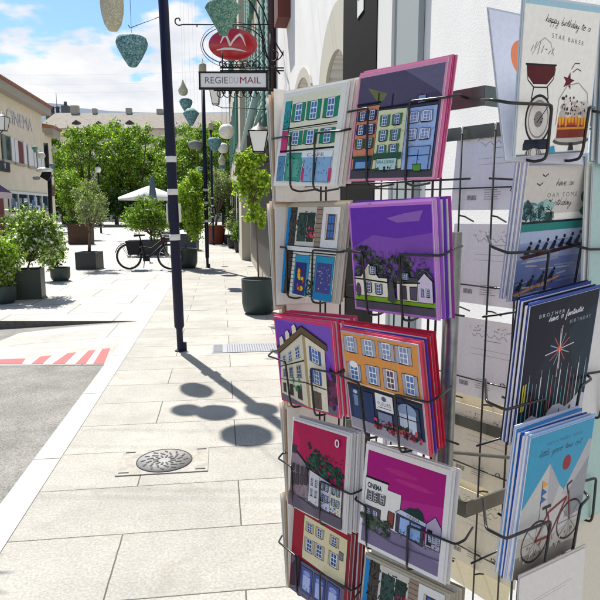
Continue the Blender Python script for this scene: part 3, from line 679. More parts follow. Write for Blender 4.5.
for i in range(14): a_ = i / 13 * 1.6 * math.pi; rr = .06 * (1 - i / 18); sc_pts.append(Vector((l.x - .02 + math.sin(-a_) * rr, DS, zr + .05 - math.cos(a_) * rr + .0)))
b.tube(sc_pts, .009, 6)
b.tube([at(197, 24.5, DS), at(197, 27, DS)], .008, 5)
for x in (226, 244): b.tube([at(x, 24.5, DS), at(x, 31, DS)], .006, 5)
# big curved stays from wall
def curve(pts, r, b, n=16):
    P = [at(x, y, DS + .02) for x, y in pts]; out = []
    for i in range(len(P) - 1):
        p0 = P[max(i - 1, 0)]; p1 = P[i]; p2_ = P[i + 1]; p3_ = P[min(i + 2, len(P) - 1)]
        for j in range(n // 2):
            t_ = j / (n // 2); out.append(.5 * ((2 * p1) + (p2_ - p0) * t_ + (2*p0 - 5*p1 + 4*p2_ - p3_) * t_**2 + (3*p1 - p0 - 3*p2_ + p3_) * t_**3))
    out.append(P[-1]); b.tube(out, r, 6)
curve([(243, -8), (256, 12), (262, 35), (268, 58), (280, 74)], .012, b)
curve([(252, -8), (263, 10), (270, 30), (277, 45), (284, 56)], .010, b)
curve([(262, 40), (263, 50), (269, 60), (276, 60), (278, 53), (273, 50)], .008, b)
curve([(272, 62), (280, 58), (284, 50), (292, 30), (306, 0)], .009, b)
curve([(276, 66), (268, 68), (262, 60)], .008, b)
b.build('bracket', M_black, sg)
# --- white board sign
D2 = 8.3
bl = at(200.2, 87.5, D2); tr_ = at(267, 74, D2); tl_ = at(200.2, 72, D2)
c = (bl + tr_) / 2; c.y = D2; wB = tr_.x - bl.x; hB = .205
sb = thing('board_sign', 'white rectangular board sign with thin black frame reading REGIE DU MAIL', 'shop sign', tuple(c))
Rt = Matrix.Rotation(rad(-1.2) * -1, 3, 'Y')
b = MB(); b.box(c, (wB, .05, hB)); b.build('panel', mat('sign_white', (.80, .80, .80), .4), sb)
b = MB()
for dz in (-hB / 2, hB / 2): b.box(c + Vector((0, 0, dz)), (wB + .03, .066, .022))
for dx in (-wB / 2, wB / 2): b.box(c + Vector((dx, 0, 0)), (.022, .07, hB - .022))
b.build('frame', M_black, sb)
b = MB(); lettering(b, 'REGIE', c + Vector((-wB * .42, -.0265, -.04)), (1, 0, 0), (0, 0, 1), .125, width=wB * .34); b.build('lettering', mat('grey_letter', (.12, .12, .14), .5), sb)
b = MB(); lettering(b, 'DU', c + Vector((-wB * .06, -.0265, -.04)), (1, 0, 0), (0, 0, 1), .125, width=wB * .13); b.build('lettering', mat('pale_letter', (.45, .45, .47), .5), sb)
b = MB(); lettering(b, 'MAIL', c + Vector((wB * .10, -.0265, -.04)), (1, 0, 0), (0, 0, 1), .125, width=wB * .31); b.build('lettering', mat('wine_letter', (.25, .03, .07), .5), sb)
b = MB()
x0w = at(284, 80, D2).x
for dz in (.13, .165): b.tube([c + Vector((-wB * .2, 0, dz)), Vector((x0w, D2, c.z + dz))], .009, 6)
for i in range(7):
    q = c + Vector((-wB * .16 + i * wB * .085, 0, .215)); b.torus(q, .040, .007, (0, 1, 0), 14, 5); b.torus(q + Vector((wB * .04, 0, -.02)), .022, .006, (0, 1, 0), 10, 5)
for i in range(6):
    q = c + Vector((-wB * .2 + i * wB * .1, 0, -.17)); b.torus(q, .045, .007, (0, 1, 0), 14, 5); b.torus(q + Vector((wB * .05, 0, .02)), .02, .006, (0, 1, 0), 10, 5)
b.tube([c + Vector((-wB * .3, 0, -.125)), Vector((x0w, D2, c.z - .125))], .008, 6)
b.tube([c + Vector((-wB * .16, 0, .10)), c + Vector((-wB * .16, 0, .38))], .009, 6)
b.tube([Vector((x0w - .18, D2, c.z - .1)), Vector((x0w - .18, D2, c.z + .6))], .012, 6)
b.build('bracket', M_black, sb)

# --- wall lamps (tapered glass box lanterns)
def box_lamp(p, w, h, label, arm):
    t = thing('wall_lamp', label, 'wall lamp', tuple(p))
    b = MB(); a, c_ = w / 2, w * .28
    b.hexa([p + Vector((x * c_, y * c_, -h / 2)) for x, y in ((-1, -1), (1, -1), (1, 1), (-1, 1))] + [p + Vector((x * a, y * a, h / 2)) for x, y in ((-1, -1), (1, -1), (1, 1), (-1, 1))]); b.build('glass', M_opal, t)
    b = MB()
    for x, y in ((-1, -1), (1, -1), (1, 1), (-1, 1)): b.tube([p + Vector((x * c_, y * c_, -h / 2)), p + Vector((x * a, y * a, h / 2))], w * .035, 5)
    for z, q in ((-h / 2, c_), (h / 2, a)):
        for i in range(4): e = [(-1, -1), (1, -1), (1, 1), (-1, 1)]; A, B = e[i], e[(i + 1) % 4]; b.tube([p + Vector((A[0] * q, A[1] * q, z)), p + Vector((B[0] * q, B[1] * q, z))], w * .04, 5)
    b.lathe([(a * 1.2, h / 2), (a * .7, h / 2 + h * .18), (a * .25, h / 2 + h * .3), (a*.1, h/2 + h*.42), (0, h / 2 + h * .42)], p, 8)
    if arm: b.tube(arm, w * .04, 6)
    b.build('frame', M_black, t); return t
p = at(259, 142, 6.6); box_lamp(p, .21, .22, 'tapered white glass lamp on the wall above the citrus tree', [p + Vector((0, 0, -.14)), p + Vector((.05, 0, -.22)), Vector((S(RW, 6.6).x, 6.6, p.z - .1))])
p = at(215.5, 97, 9.4); box_lamp(p, .16, .22, 'clear glass street lamp hanging under the white board sign', [p + Vector((0, 0, -.12)), p + Vector((.1, 0, -.16)), p + Vector((.35, 0, -.16)), Vector((S(RW, 9.3).x, 9.4, p.z - .2))])
p = at(2.5, 124, 16); box_lamp(p, .28, .34, 'old style black and white street lamp at the left edge', [p + Vector((0, 0, -.17)), p + Vector((-.2, 0, -.36)), p + Vector((-1.0, 0, -.36)), Vector((p.x - 1.0, 16, 0))])
# globe lamps
def globe(px, py, d, r, label, h0=0):
    p = at(px, py, d); t = thing('globe_lamp', label, 'street lamp', (p.x, p.y, 0))
    b = MB(); b.lathe([(.001, -r), (r * .7, -r * .7), (r, 0), (r * .7, r * .7), (.001, r)], p, 16); b.build('globe', M_opal, t)
    b = MB(); b.tube([(p.x, p.y, 0), (p.x, p.y, p.z - r - .02)], .07, 8); b.lathe([(.01, r), (r * .8, r + .02), (r * .2, r + .25), (0, r + .25)], p, 12); b.build('post', M_black, t)
globe(98, 169.5, 40, .20, 'white globe street lamp in front of the dark trees')
p = at(45.5, 140, 34); t = thing('lamp_post', 'tall black lamp post with a white dish head before the cinema', 'street lamp', (p.x, 34, 0))
b = MB(); b.tube([(p.x, 34, 0), (p.x + .1, 34, at(45, 172, 34).z)], .12, 8); b.tube([(p.x, 34, at(45, 168, 34).z), (p.x, 34, at(45, 143, 34).z)], .13, 8); b.build('post', M_black, t)
q = at(43.5, 170, 33.8); b = MB(); b.lathe([(0, .16), (.25, .12), (.42, -.02), (.36, -.10), (0, -.12)], q, 16); b.build('lamp_shade', M_opal, t)
b = MB(); q = at(46.5, 176, 33.9); b.box(q, (.5, .3, .4), 0, Matrix.Rotation(rad(30), 3, 'Y')); b.build('camera_box', M_black, t)
# dark slim post by the wall
g = G(246.8, 254.5); b = MB(); b.tube([g, g + Vector((0, 0, 3.9))], .048, 8); b.lathe([(.07, 0), (.07, .02), (.05, .05)], g, 10)
tag(b.build('slim_post', M_black), 'thin plain black post close to the beige house walls', 'post')
# parasols
def parasol(px, py, D_, w, h, label, m_, closed=False):
    p = at(px, py, D_); t = thing('parasol', label, 'parasol', (p.x, D_, 0))
    b = MB(); b.tube([(p.x, D_, 0), (p.x, D_, p.z)], .04, 8); b.build('pole', M_black if not closed else m_, t)
    b = MB()
    if closed: b.lathe([(.02, 0), (.10, -.15), (.2, -1.1), (.17, -1.25), (.04, -1.3)], p, 8)
    else:
        b.lathe([(0, 0), (w / 2, -h), (w / 2, -h - .16), (w / 2 - .02, -h - .16), (w / 2 - .02, -h - .02), (0, -.03)], p, 4, 1.25, 1.25)
    b.build('canopy', m_, t)
parasol(149, 185.5, 32, 2.7, .62, 'open white market parasol above the hedge behind the bicycle', mat('white_canvas', (.8, .8, .78), .8))
parasol(152, 176, 29, 1, 1, 'closed blue grey parasol standing against the white one', mat('blue_grey_canvas', (.09, .14, .18), .8), True)

# ================================================================== PLANTS
def potted(name, label, cat, g, pot, crown, leafn, leafs, cols, stem=None, **kw):
    """pot: (kind, w, h, mat); crown: (centre, radii, nlumps)"""
    t = thing(name, label, cat, tuple(g), kw.pop('group', None))
    kind, w, h, m_ = pot[:4]; rz = pot[4] if len(pot) > 4 else 0
    b = MB()
    if kind == 'round': b.lathe([(w * .36, 0), (w * .44, .04), (w * .49, h * .3), (w * .5, h - .02), (w * .5, h), (w * .46, h), (w * .46, h - .06)], g, 28)
    elif kind == 'taper': b.lathe([(w * .38, 0), (w * .5, h - .1), (w * .54, h - .1), (w * .54, h), (w * .48, h), (w * .48, h - .06)], g, 24)
    else:
        L_ = pot[5] if len(pot) > 5 else w
        R = Matrix.Rotation(rz, 3, 'Z'); tt = .03
        for (x, y, sx, sy) in ((0, -L_/2 + tt/2, w, tt), (0, L_/2 - tt/2, w, tt), (-w/2 + tt/2, 0, tt, L_ - 2*tt - .002), (w/2 - tt/2, 0, tt, L_ - 2*tt - .002)):
            b.box(g + R @ Vector((x, y, h / 2)), (sx, sy, h), rz)
        b.box(g + Vector((0, 0, h * .3)), (w - 2*tt - .01, L_ - 2*tt - .01, h * .58), rz)
    b.build('pot', m_, t)
    b = MB()
    if kind == 'box': L_ = pot[5] if len(pot) > 5 else w; b.box(g + Vector((0, 0, h - .06)), (w - .07, L_ - .07, .03), rz)
    else: b.lathe([(0, h - .05), (w * .455, h - .05), (w * .455, h - .08)], g, 24)
    b.build('soil', M_soil, t)
    c_, r_, nl = crown; lm = lumps_in(c_, r_, nl, kw.pop('f', .45)) + kw.pop('extra', [])
    b = MB(); base = g + Vector((0, 0, h - .06))
    limbs(b, base, lm, stem or .02, kw.pop('fork', .6)); b.build('trunk', M_bark, t)
    leaves('crown', lm, int(leafn * .95), leafs * .86, cols, t, surf=.3, **kw); return t
# citrus tree by the rack
g = G(259, 313.0); cc = at(254, 181, g.y)
potted('citrus_tree', 'small citrus tree with bright lime leaves in a round dark green pot', 'potted tree', g, ('round', .52, .53, M_pot), (cc, (.32, .29, .42), 22), 4600, .040, [(.34, .46, .04), (.26, .38, .03), (.42, .52, .07), (.12, .2, .03)], .014,
       extra=[(at(257, 214, g.y), (.13, .12, .09)), (at(250, 218, g.y), (.09, .1, .06)), (at(239, 158, g.y), (.07, .07, .07)), (at(262, 224, g.y), (.05, .05, .09))], fork=.78, f=.36)
# olive in black cube
g = G(90, 268.5); cc = at(91, 205, g.y)
potted('olive_tree', 'silvery olive tree in a square black planter on the square', 'potted tree', g, ('box', .55, .45, mat('black_planter', (.012, .016, .018), .5), rad(-2)), (cc, (.56, .48, .70), 16), 4600, .034, OL, .045, aspect=.32, fork=.45, f=.4)
# flowering bush in green box planter
gA = G(12, 304); gB = G(46, 291); g = G(29, 296.5) + Vector((0, .25, 0)); yaw_ = math.atan2(SD.y, SD.x) - rad(90)
p = G(24, 300); g = p + Vector((-.05, .28, 0)); cc = at(35, 240, g.y)
M_gp = mat('green_box', (.022, .035, .025), .5, noise=.1)
potted('flowering_bush', 'leafy bush with white blossoms in a dark green box planter', 'potted plant', g, ('box', .52, .52, M_gp, yaw_ + rad(8)), (cc, (.58, .5, .62), 26), 6500, .040, MG, .02, flowers=(.24, (.75, .75, .7)), f=.45, fork=.3)
g = G(58, 281.5) + Vector((0, .15, 0)); cc = at(55, 255, g.y)
potted('flowering_bush', 'low white flowering bush in the round pot beyond the green box planter', 'potted plant', g, ('round', .42, .3, M_pot), (cc, (.36, .34, .38), 14), 2600, .038, MG, .015, flowers=(.26, (.75, .75, .7)), f=.5, fork=.3)
g = G(1, 304) + Vector((0, .1, 0)); cc = at(0, 262, g.y)
potted('yellow_shrub', 'yellow green shrub in a low dark pot at the left edge', 'potted plant', g, ('round', .42, .3, M_pot), (cc, (.32, .32, .52), 16), 3000, .036, YG, .015, flowers=(.08, (.6, .6, .5)), fork=.3)
# round tree behind the near pole
g = G(184.5, 268.5) + Vector((0, .2, 0)); cc = at(191, 207, g.y)
potted('lollipop_tree', 'round yellow green tree in a round pot behind the near pole', 'potted tree', g, ('round', .64, .52, M_pot), (cc, (.52, .48, .88), 24), 9000, .04, YG, .022, f=.42, fork=.5)
# bush behind bicycle
g = G(149, 256) + Vector((0, .5, 0)); cc = at(146, 219, g.y)
potted('laurel_bush', 'dense green laurel bush in a long black planter behind the bicycle', 'potted plant', g, ('box', .95, .5, mat('black_planter', (0, 0, 0)), 0, .5), (cc, (.92, .6, .74), 24), 10000, .045, MG + YG[:1], .03, f=.45, fork=.3)
g = G(187, 250.5) + Vector((0, .3, 0)); cc = at(188, 224, g.y)
potted('dark_shrub', 'dark shrub in a navy box planter behind the round tree', 'potted plant', g, ('box', .72, .62, mat('navy_planter', (.02, .035, .07), .5), 0), (cc, (.42, .4, .34), 9), 1800, .05, DG, .03, f=.5, fork=.3)
# red planter
g = G(214.5, 244.3) + Vector((0, .5, 0)); cc = at(219, 188, g.y)
potted('olive_shrub', 'tall silvery olive shrub in a big terracotta red planter', 'potted tree', g, ('taper', .92, .85, mat('terracotta', (.20, .045, .025), .8, noise=.1)), (cc, (.85, .7, 1.25), 16), 4600, .06, OL + MG[:1], .06, aspect=.35, f=.42, fork=.35)
for px, py, w, lbx, cols, hh in ((233, 248.5, .5, 'leafy shrub in a black pot right of the red planter', OL, 1.0), (239.5, 252.5, .42, 'small shrub in a black pot beside the slim post', MG, .8), (228, 244, .5, 'dark bush in a black pot just behind the red planter', DG + OL[:1], 1.3)):
    g = G(px, py) + Vector((0, .2, 0)); cc = g + Vector((0, 0, hh))
    potted('potted_shrub', lbx, 'potted plant', g, ('round', w, .42, mat('black_planter', (0, 0, 0))), (cc, (.42, .4, hh * .55), 9), 1500, .05, cols, .02, group='shrubs in black pots against the house walls', f=.5, fork=.3)
g = G(228, 236) + Vector((0, 3, 0)); 
# left background bush by the cinema corner + low shrubs
def tree(name, label, g, cc, r_, nl, n, ls, cols, stem, group=None, fork=.5, cat='tree', f=.45, surf=.5):
    t = thing(name, label, cat, tuple(g), group); lm = lumps_in(cc, r_, nl, f)
    b = MB(); limbs(b, g, lm, stem, fork); b.build('trunk', M_bark, t); leaves('crown', lm, int(n * 1.3), ls * .82, cols, t, surf=surf); return t
g = G(72, 236); g.y = 31; g.x = at(73, 230, 31).x; g.z = 0
tree('broad_bush', 'broad light green bush at the corner of the cinema', g, at(73, 198, 31), (1.45, 1.2, 1.5), 16, 6500, .075, MG + YG[:2], .08, fork=.3, cat='bush')
g = Vector((at(60, 230, 27).x, 27, 0))
b = MB(); b.hexa([(at(54, 1, 27).x, 27, 0), (at(77, 1, 27).x, 27, 0), (at(77, 1, 27).x, 27.6, 0), (at(54, 1, 27).x, 27.6, 0), (at(54, 1, 27).x, 27, .95), (at(77, 1, 27).x, 27, .95), (at(77, 1, 27).x, 27.6, .95), (at(54, 1, 27).x, 27.6, .95)])
bt = thing('trough_planter', 'brown wooden trough planter at the foot of the broad bush', 'planter', (at(54, 1, 27).x, 27, 0)); b.build('trough', mat('brown_wood', (.07, .035, .02), .8, noise=.2, nscale=6), bt)
leaves('foliage', lumps_in((at(66, 1, 27).x, 27.2, 1.1), (.6, .3, .3), 6), 700, .05, DG, bt)
# low hedge plants under the cinema windows
for px, d, lbx in ((24, 33, 'low leafy shrub under the cinema shop windows'), (12, 27, 'low shrub left of the cinema windows'), (40, 38, 'small shrub under the last cinema window')):
    g = Vector((at(px, 215, d).x, d, 0)); tree('low_shrub', lbx, g, g + Vector((0, 0, .85)), (1.0, .6, .75), 9, 1800, .06, MG, .04, 'shrubs along the cinema wall', .2, 'bush')
# tree row beyond the square
TR = [(58, 66, 119, 4.6), (84, 60, 121, 4.6), (112, 64, 122, 5.0), (140, 59, 124, 4.6), (168, 63, 119, 5.0), (196, 58, 122, 4.4), (222, 62, 121, 4.6), (246, 66, 118, 5)]
LB = ['leafy tree at the left end of the tree row, next to the cinema', 'second tree from the left in the row, behind the olive', 'third tree in the row, above the globe lamp', 'tree behind the white parasol in the row',
      'bright tree immediately left of the second pole', 'tree behind the far banded poles', 'tree behind the teal and white lanterns', 'last tree of the row behind the shop fronts']
for (px, d, yt, w), lb_ in zip(TR, LB):
    top = at(px, yt + random.uniform(-4, 2.5), d); h = top.z; g = Vector((top.x, d, 0))
    t = thing('plane_tree', lb_, 'tree', tuple(g), 'tree row beyond the square'); lm = []
    for i in range(64):      # rounded, ragged crown out of clumps of different size
        z = random.uniform(.16, .93); e = w * .82 * math.sqrt(max(.05, 1 - ((z - .45) / .56) ** 2)); a_ = random.uniform(0, 6.283); q = e * random.uniform(.25, 1)
        r_ = random.uniform(.55, 1.15) * (1 if z < .7 else .8)
        lm.append((g + Vector((math.cos(a_) * q, math.sin(a_) * q * .8, z * h)), (r_, r_, r_ * .75)))
    b = MB(); limbs(b, g, lm[:14], .24, .4); b.build('trunk', M_bark, t)
    leaves('crown', lm, 24000, .11, [YG[0], YG[1], YG[2], YG[3], MG[1], MG[2], DG[1]], t, surf=.35)
# dark clipped hedge under the trees
hd = thing('hedge', 'dark clipped hedge along the far side of the square', 'hedge', (-12, 56, 0))
lm = [((x, 56 + random.uniform(-.5, .5), random.uniform(.6, 2.6)), (1.3, .9, 1.2)) for x in np.arange(-26, -1, .8)]
leaves('foliage', [(Vector(a_), b_) for a_, b_ in lm], 14000, .14, DG, hd, surf=.3)
# palm like plant out of frame left: its pointed leaf shadow falls on the kerb strip
g = Vector((-2.33, 3.65, -.05)); t = thing('spiky_plant', 'spiky potted plant beyond the left edge that casts a pointed shadow', 'potted plant', tuple(g))
b = MB(); b.lathe([(.14, 0), (.18, .35), (.16, .35), (.16, .3)], g, 16); b.build('pot', M_pot, t)
b = MB()
for i in range(48):
    a_ = random.uniform(0, 6.28); e = random.uniform(.15, 1.3); L_ = random.uniform(.4, .55); d_ = Vector((math.cos(a_) * math.cos(e), math.sin(a_) * math.cos(e), math.sin(e))); o_ = g + Vector((0, 0, 2.2)); sd_ = d_.cross(Vector((0, 0, 1))).normalized() * .022
    b.col = (.05, .1, .03); b.poly([o_, o_ + d_ * L_ * .5 + sd_, o_ + d_ * L_ - Vector((0, 0, .06)), o_ + d_ * L_ * .5 - sd_])
b.build('leaves', M_leaf, t); b = MB(); b.tube([g + Vector((0, 0, .3)), g + Vector((0, 0, 2.22))], .03, 8); b.build('trunk', M_bark, t)

# ================================================================== BICYCLE
def bicycle():
    g0 = G(129.5, 269.5); g1 = G(165, 269.5); dirx = (g1 - g0).normalized(); wbse = 1.08; g1 = g0 + dirx * wbse
    Z = Vector((0, 0, 1)); sdv = Vector((-dirx.y, dirx.x, 0)); R = .34
    t = thing('bicycle', 'black city bicycle with a rear crate basket parked by the laurel bush', 'bicycle', tuple(g0))
    P = lambda x, z, y=0: g0 + dirx * x + Z * z + sdv * y
    for x in (0, wbse):
        b = MB(); b.torus(P(x, R), R - .02, .022, sdv, 36, 8); w = b.build('wheel', mat('tyre', (.015, .015, .015), .8), t)
        b = MB(); b.torus(P(x, R), R - .05, .010, sdv, 36, 6)
        for k in range(14): a_ = k * math.pi / 7; b.tube([P(x, R), P(x + math.cos(a_) * (R - .05), R + math.sin(a_) * (R - .05))], .0022, 4)
        b.tube([P(x, R, -.05), P(x, R, .05)], .03 if x == 0 else .035, 10); b.build('rim', mat('alloy', (.4, .4, .42), .35, metal=.8), w)
    F_ = MB()
    bb = P(.45, .30); st = P(.30, .87); hd_ = P(.86, .86); hb = P(.92, .66); 
    F_.tube([P(0, R), bb], .012, 6); F_.tube([P(0, R), P(.36, .62)], .011, 6); F_.tube([bb, st], .018, 8); F_.tube([bb, P(.62, .40), hb], .026, 8); F_.tube([P(.36, .60), P(.60, .56), P(.89, .78)], .018, 8)
    F_.tube([hd_, hb], .022, 8); F_.build('frame', M_black, t)
    b = MB(); b.tube([hb, P(.97, .5), P(wbse, R)], .017, 6); b.build('fork', mat('dark_fork', (.03, .03, .035), .4), t)
    b = MB(); b.tube([hd_, P(.82, 1.02)], .015, 6); b.tube([P(.70, 1.06, -.28), P(.80, 1.05, -.2), P(.82, 1.03, 0), P(.80, 1.05, .2), P(.70, 1.06, .28)], .013, 6); b.build('handlebar', M_black, t)
    b = MB(); b.hexa([P(.17, .86, -.08), P(.44, .88, -.03), P(.44, .88, .03), P(.17, .86, .08), P(.17, .92, -.08), P(.44, .92, -.02), P(.44, .92, .02), P(.17, .92, .08)]); b.build('saddle', M_black, t)
    b = MB(); b.box(P(.46, .30), (.16, .1, .16), math.atan2(dirx.y, dirx.x)); b.build('motor', M_black, t)
    for s_ in (-1, 1):
        c_ = MB(); e = P(.45 + s_ * .1, .30 - s_ * .14, s_ * .09); c_.tube([P(.45, .3, s_ * .08), e], .010, 6); c_.box(e + sdv * s_ * .04, (.09, .08, .02)); c_.build('crank', M_black, t)
    b = MB(); b.tube([P(-.30, .74), P(.25, .74)], .008, 5); b.tube([P(-.22, .74, .06), P(0, R, .06)], .007, 5); b.tube([P(-.22, .74, -.06), P(0, R, -.06)], .007, 5)
    for k in range(5): b.tube([P(-.28 + .12 * k, .74, -.06), P(-.28 + .12 * k, .74, .06)], .005, 4)
    b.build('luggage_rack', mat('alloy', (0, 0, 0)), t)
    b = MB(); b.tube([P(.40, .28, .05), P(.34, .02, .14)], .011, 5); b.build('kickstand', M_black, t)
    b = MB()
    for i in range(9): a0_, a1_ = math.pi * (.02 + i * .085), math.pi * (.02 + (i + 1) * .085); b.tube([P(-math.cos(a0_ + .2) * (R + .03) * -1 * -1, R + math.sin(a0_ + .2) * (R + .03)), P(-math.cos(a1_ + .2) * (R + .03), R + math.sin(a1_ + .2) * (R + .03))], .012, 5)
    b.build('mudguard', M_black, t)
    # panniers: dark bags either side of the rack
    b = MB()
    for s_ in (-1, 1):
        b.hexa([P(.02 + .02, .40, s_ * .08), P(.30, .40, s_ * .08), P(.30, .40, s_ * .2), P(.04, .40, s_ * .2), P(-.02, .76, s_ * .08), P(.32, .76, s_ * .08), P(.32, .76, s_ * .22), P(-.02, .76, s_ * .22)])
    b.build('pannier', mat('black_cloth', (.014, .014, .016), .9), t)
    b = MB(); b.box(P(.93, .80), (.05, .08, .12), 0); b.build('front_light', mat('red_plastic', (.45, .02, .03), .4), t)
    # separate wicker basket carried on the handlebar side
    c_ = P(1.08, .86); b = MB(); hw, hh_ = .17, .12
    for z_ in np.linspace(-hh_, hh_, 7):
        q = .85 + .15 * (z_ + hh_) / (2 * hh_)
        pts = [c_ + dirx * x * hw * q + sdv * y * hw * .8 * q + Z * z_ for x, y in ((-1, -1), (1, -1), (1, 1), (-1, 1), (-1, -1))]; b.tube(pts, .012, 5)
    b.box(c_ - Z * hh_, (hw * 1.6, hw * 1.3, .01), math.atan2(dirx.y, dirx.x)); b.build('basket', M_black, t)
bicycle()

# ================================================================== CARD RACK AND CARDS
def hx(s):
    s = s.lstrip('#'); c = [int(s[i:i + 2], 16) / 255 for i in (0, 2, 4)]
    return tuple(x / 12.92 if x <= .04045 else ((x + .055) / 1.055) ** 2.4 for x in c)
INK = hx('#15121c')
GL = {'a': ([(.7,.8),(.4,1),(.05,.6),(.15,.05),(.5,.15),(.72,.9),(.72,.3),(.85,.0)], .95), 'b': ([(0,.3),(.35,2),(.15,1),(.15,.05),(.5,0),(.7,.5),(.45,.9),(.25,.6)], .8), 'c': ([(.6,.8),(.3,1),(.05,.5),(.2,0),(.6,.2)], .65),
      'd': ([(.7,.8),(.3,1),(.05,.5),(.3,0),(.65,.3),(.85,2),(.75,.5),(.8,.05)], .95), 'e': ([(0,.3),(.5,.7),(.4,1),(.1,.7),(.15,.1),(.5,0),(.7,.3)], .72), 'f': ([(0,.3),(.5,1.7),(.35,2),(.25,1.3),(.2,-.8),(.45,-.6),(.2,.3),(.6,.3)], .62),
      'g': ([(.7,.8),(.3,1),(.05,.5),(.4,.1),(.7,.8),(.65,-.7),(.3,-1),(.2,-.6),(.9,.3)], .9), 'h': ([(0,.2),(.35,1.9),(.2,1.2),(.1,0),(.4,.9),(.65,.8),(.65,.1)], .85), 'i': ([(0,.2),(.25,.95),(.25,.1),(.45,.2)], .48), 'l': ([(0,.2),(.4,1.8),(.25,1.9),(.2,.2),(.45,.2)], .5),
      'm': ([(0,.2),(.1,1),(.1,0),(.35,.9),(.45,.8),(.45,0),(.7,.9),(.85,.8),(.85,.1)], 1.05), 'n': ([(0,.2),(.1,1),(.1,0),(.4,.9),(.6,.8),(.6,.1)], .8), 'o': ([(.5,1),(.1,.8),(.05,.2),(.45,0),(.75,.5),(.5,1),(.9,.8)], .9),
      'p': ([(0,.2),(.2,1),(.05,-1),(.2,.8),(.55,.9),(.65,.4),(.2,.1),(.8,.2)], .82), 'r': ([(0,.2),(.15,1.05),(.3,.85),(.5,.9),(.45,.2)], .65), 's': ([(0,.2),(.35,1),(.5,.4),(.2,.0),(.6,.2)], .62), 't': ([(0,.2),(.3,1.7),(.25,.2),(.5,.2)], .55),
      'u': ([(0,.9),(.05,.1),(.4,.1),(.6,.9),(.6,.1)], .8), 'v': ([(0,.9),(.25,0),(.5,.9),(.7,.85)], .7), 'y': ([(0,.9),(.1,.2),(.4,.2),(.6,.9),(.5,-.8),(.2,-1),(.15,-.6),(.85,.3)], .85)}
class Art:
    """a small printed picture built from flat coloured shapes in card units (u right, v up, 0..1)"""
    def __init__(s, w, h, th=.0012, paper='#efece4', back=False):
        s.w, s.h, s.th, s.back = w, h, th, back; s.b = MB(); s.k = 0; s.q = None
        s.b.col = hx(paper); s.b.box((0, 0, 0), (w, th, h))
    def M(s, p):
        u, v = p
        if s.q:
            bl, br, tr, tl = s.q; u, v = (bl[0]*(1-u)*(1-v) + br[0]*u*(1-v) + tr[0]*u*v + tl[0]*(1-u)*v, bl[1]*(1-u)*(1-v) + br[1]*u*(1-v) + tr[1]*u*v + tl[1]*(1-u)*v)
        u = min(max(u, .0), 1.0); v = min(max(v, .0), 1.0)
        y = -(s.th / 2 + .00003 + s.k * 6e-6); x = (u - .5) * s.w
        return (x, y, (v - .5) * s.h) if not s.back else (-x, -y, (v - .5) * s.h)
    def poly(s, pts, c):
        s.k += 1; s.b.col = hx(c) if isinstance(c, str) else c; s.b.poly([s.M(p) for p in pts])
    def rect(s, x0, y0, x1, y1, c): s.poly([(x0, y0), (x1, y0), (x1, y1), (x0, y1)], c)
    def ol(s, x0, y0, x1, y1, c, t=.006):
        j = lambda: random.uniform(-.0045, .0045)
        p = [(x0 + j(), y0 + j()), (x1 + j(), y0 + j()), (x1 + j(), y1 + j()), (x0 + j(), y1 + j())]
        s.poly([(p[0][0] - t, p[0][1] - t), (p[1][0] + t, p[1][1] - t), (p[2][0] + t, p[2][1] + t), (p[3][0] - t, p[3][1] + t)], INK); s.poly(p, c)
        if (x1 - x0) > .1:   # pen hatching inside bigger panels
            for i in range(int(30 * (x1 - x0) * (y1 - y0) * 8)):
                x, y = random.uniform(x0, x1 - .02), random.uniform(y0, y1 - .01); s.line([(x, y), (x + random.uniform(.008, .02), y + random.uniform(-.004, .004))], .003, '#55505a')
    def script(s, body, x, y, xh, c='#2a2626', width=None, rot=0, slant=.25, t=None):
        pts_all = []; cx_ = 0; cur = []; extra = []
        for ch in body:
            if ch == ' ':
                if cur: pts_all.append(cur); cur = []
                cx_ += .8; continue
            P_, adv = GL[ch]
            cur += [(cx_ + a_, b_) for a_, b_ in P_]
            if ch == 'i': extra.append([(cx_ + .3, 1.4), (cx_ + .38, 1.5)])
            if ch in 't': extra.append([(cx_ + .0, 1.15), (cx_ + .6, 1.3)])
            cx_ += adv
        if cur: pts_all.append(cur)
        k = (width / cx_) if width else xh; cr_, sr_ = math.cos(rot), math.sin(rot)
        for L_ in pts_all + extra:
            out = []
            for i in range(len(L_) - 1):
                p0, p1, p2_, p3_ = L_[max(i-1, 0)], L_[i], L_[i+1], L_[min(i+2, len(L_)-1)]
                for q in range(4):
                    u = q / 4; out.append(tuple(.5 * (2*p1[m] + (p2_[m]-p0[m])*u + (2*p0[m]-5*p1[m]+4*p2_[m]-p3_[m])*u*u + (3*p1[m]-p0[m]-3*p2_[m]+p3_[m])*u**3) for m in (0, 1)))
            out.append(L_[-1]); W_ = []
            for a_, b_ in out: X, Y = (a_ + slant * b_) * k, b_ * xh; W_.append((x + X * cr_ - Y * sr_, y + X * sr_ + Y * cr_))
            s.line(W_, t or xh * .17, c)
    def opoly(s, pts, c, t=.006):
        s.poly(pts, c)
        for i in range(len(pts)): s.line([pts[i], pts[(i + 1) % len(pts)]], t, INK)
    def ell(s, x, y, rx, ry, c, n=18, jit=0): s.poly([(x + rx * (1 + random.uniform(-jit, jit)) * math.cos(2*math.pi*i/n), y + ry * (1 + random.uniform(-jit, jit)) * math.sin(2*math.pi*i/n)) for i in range(n)], c)
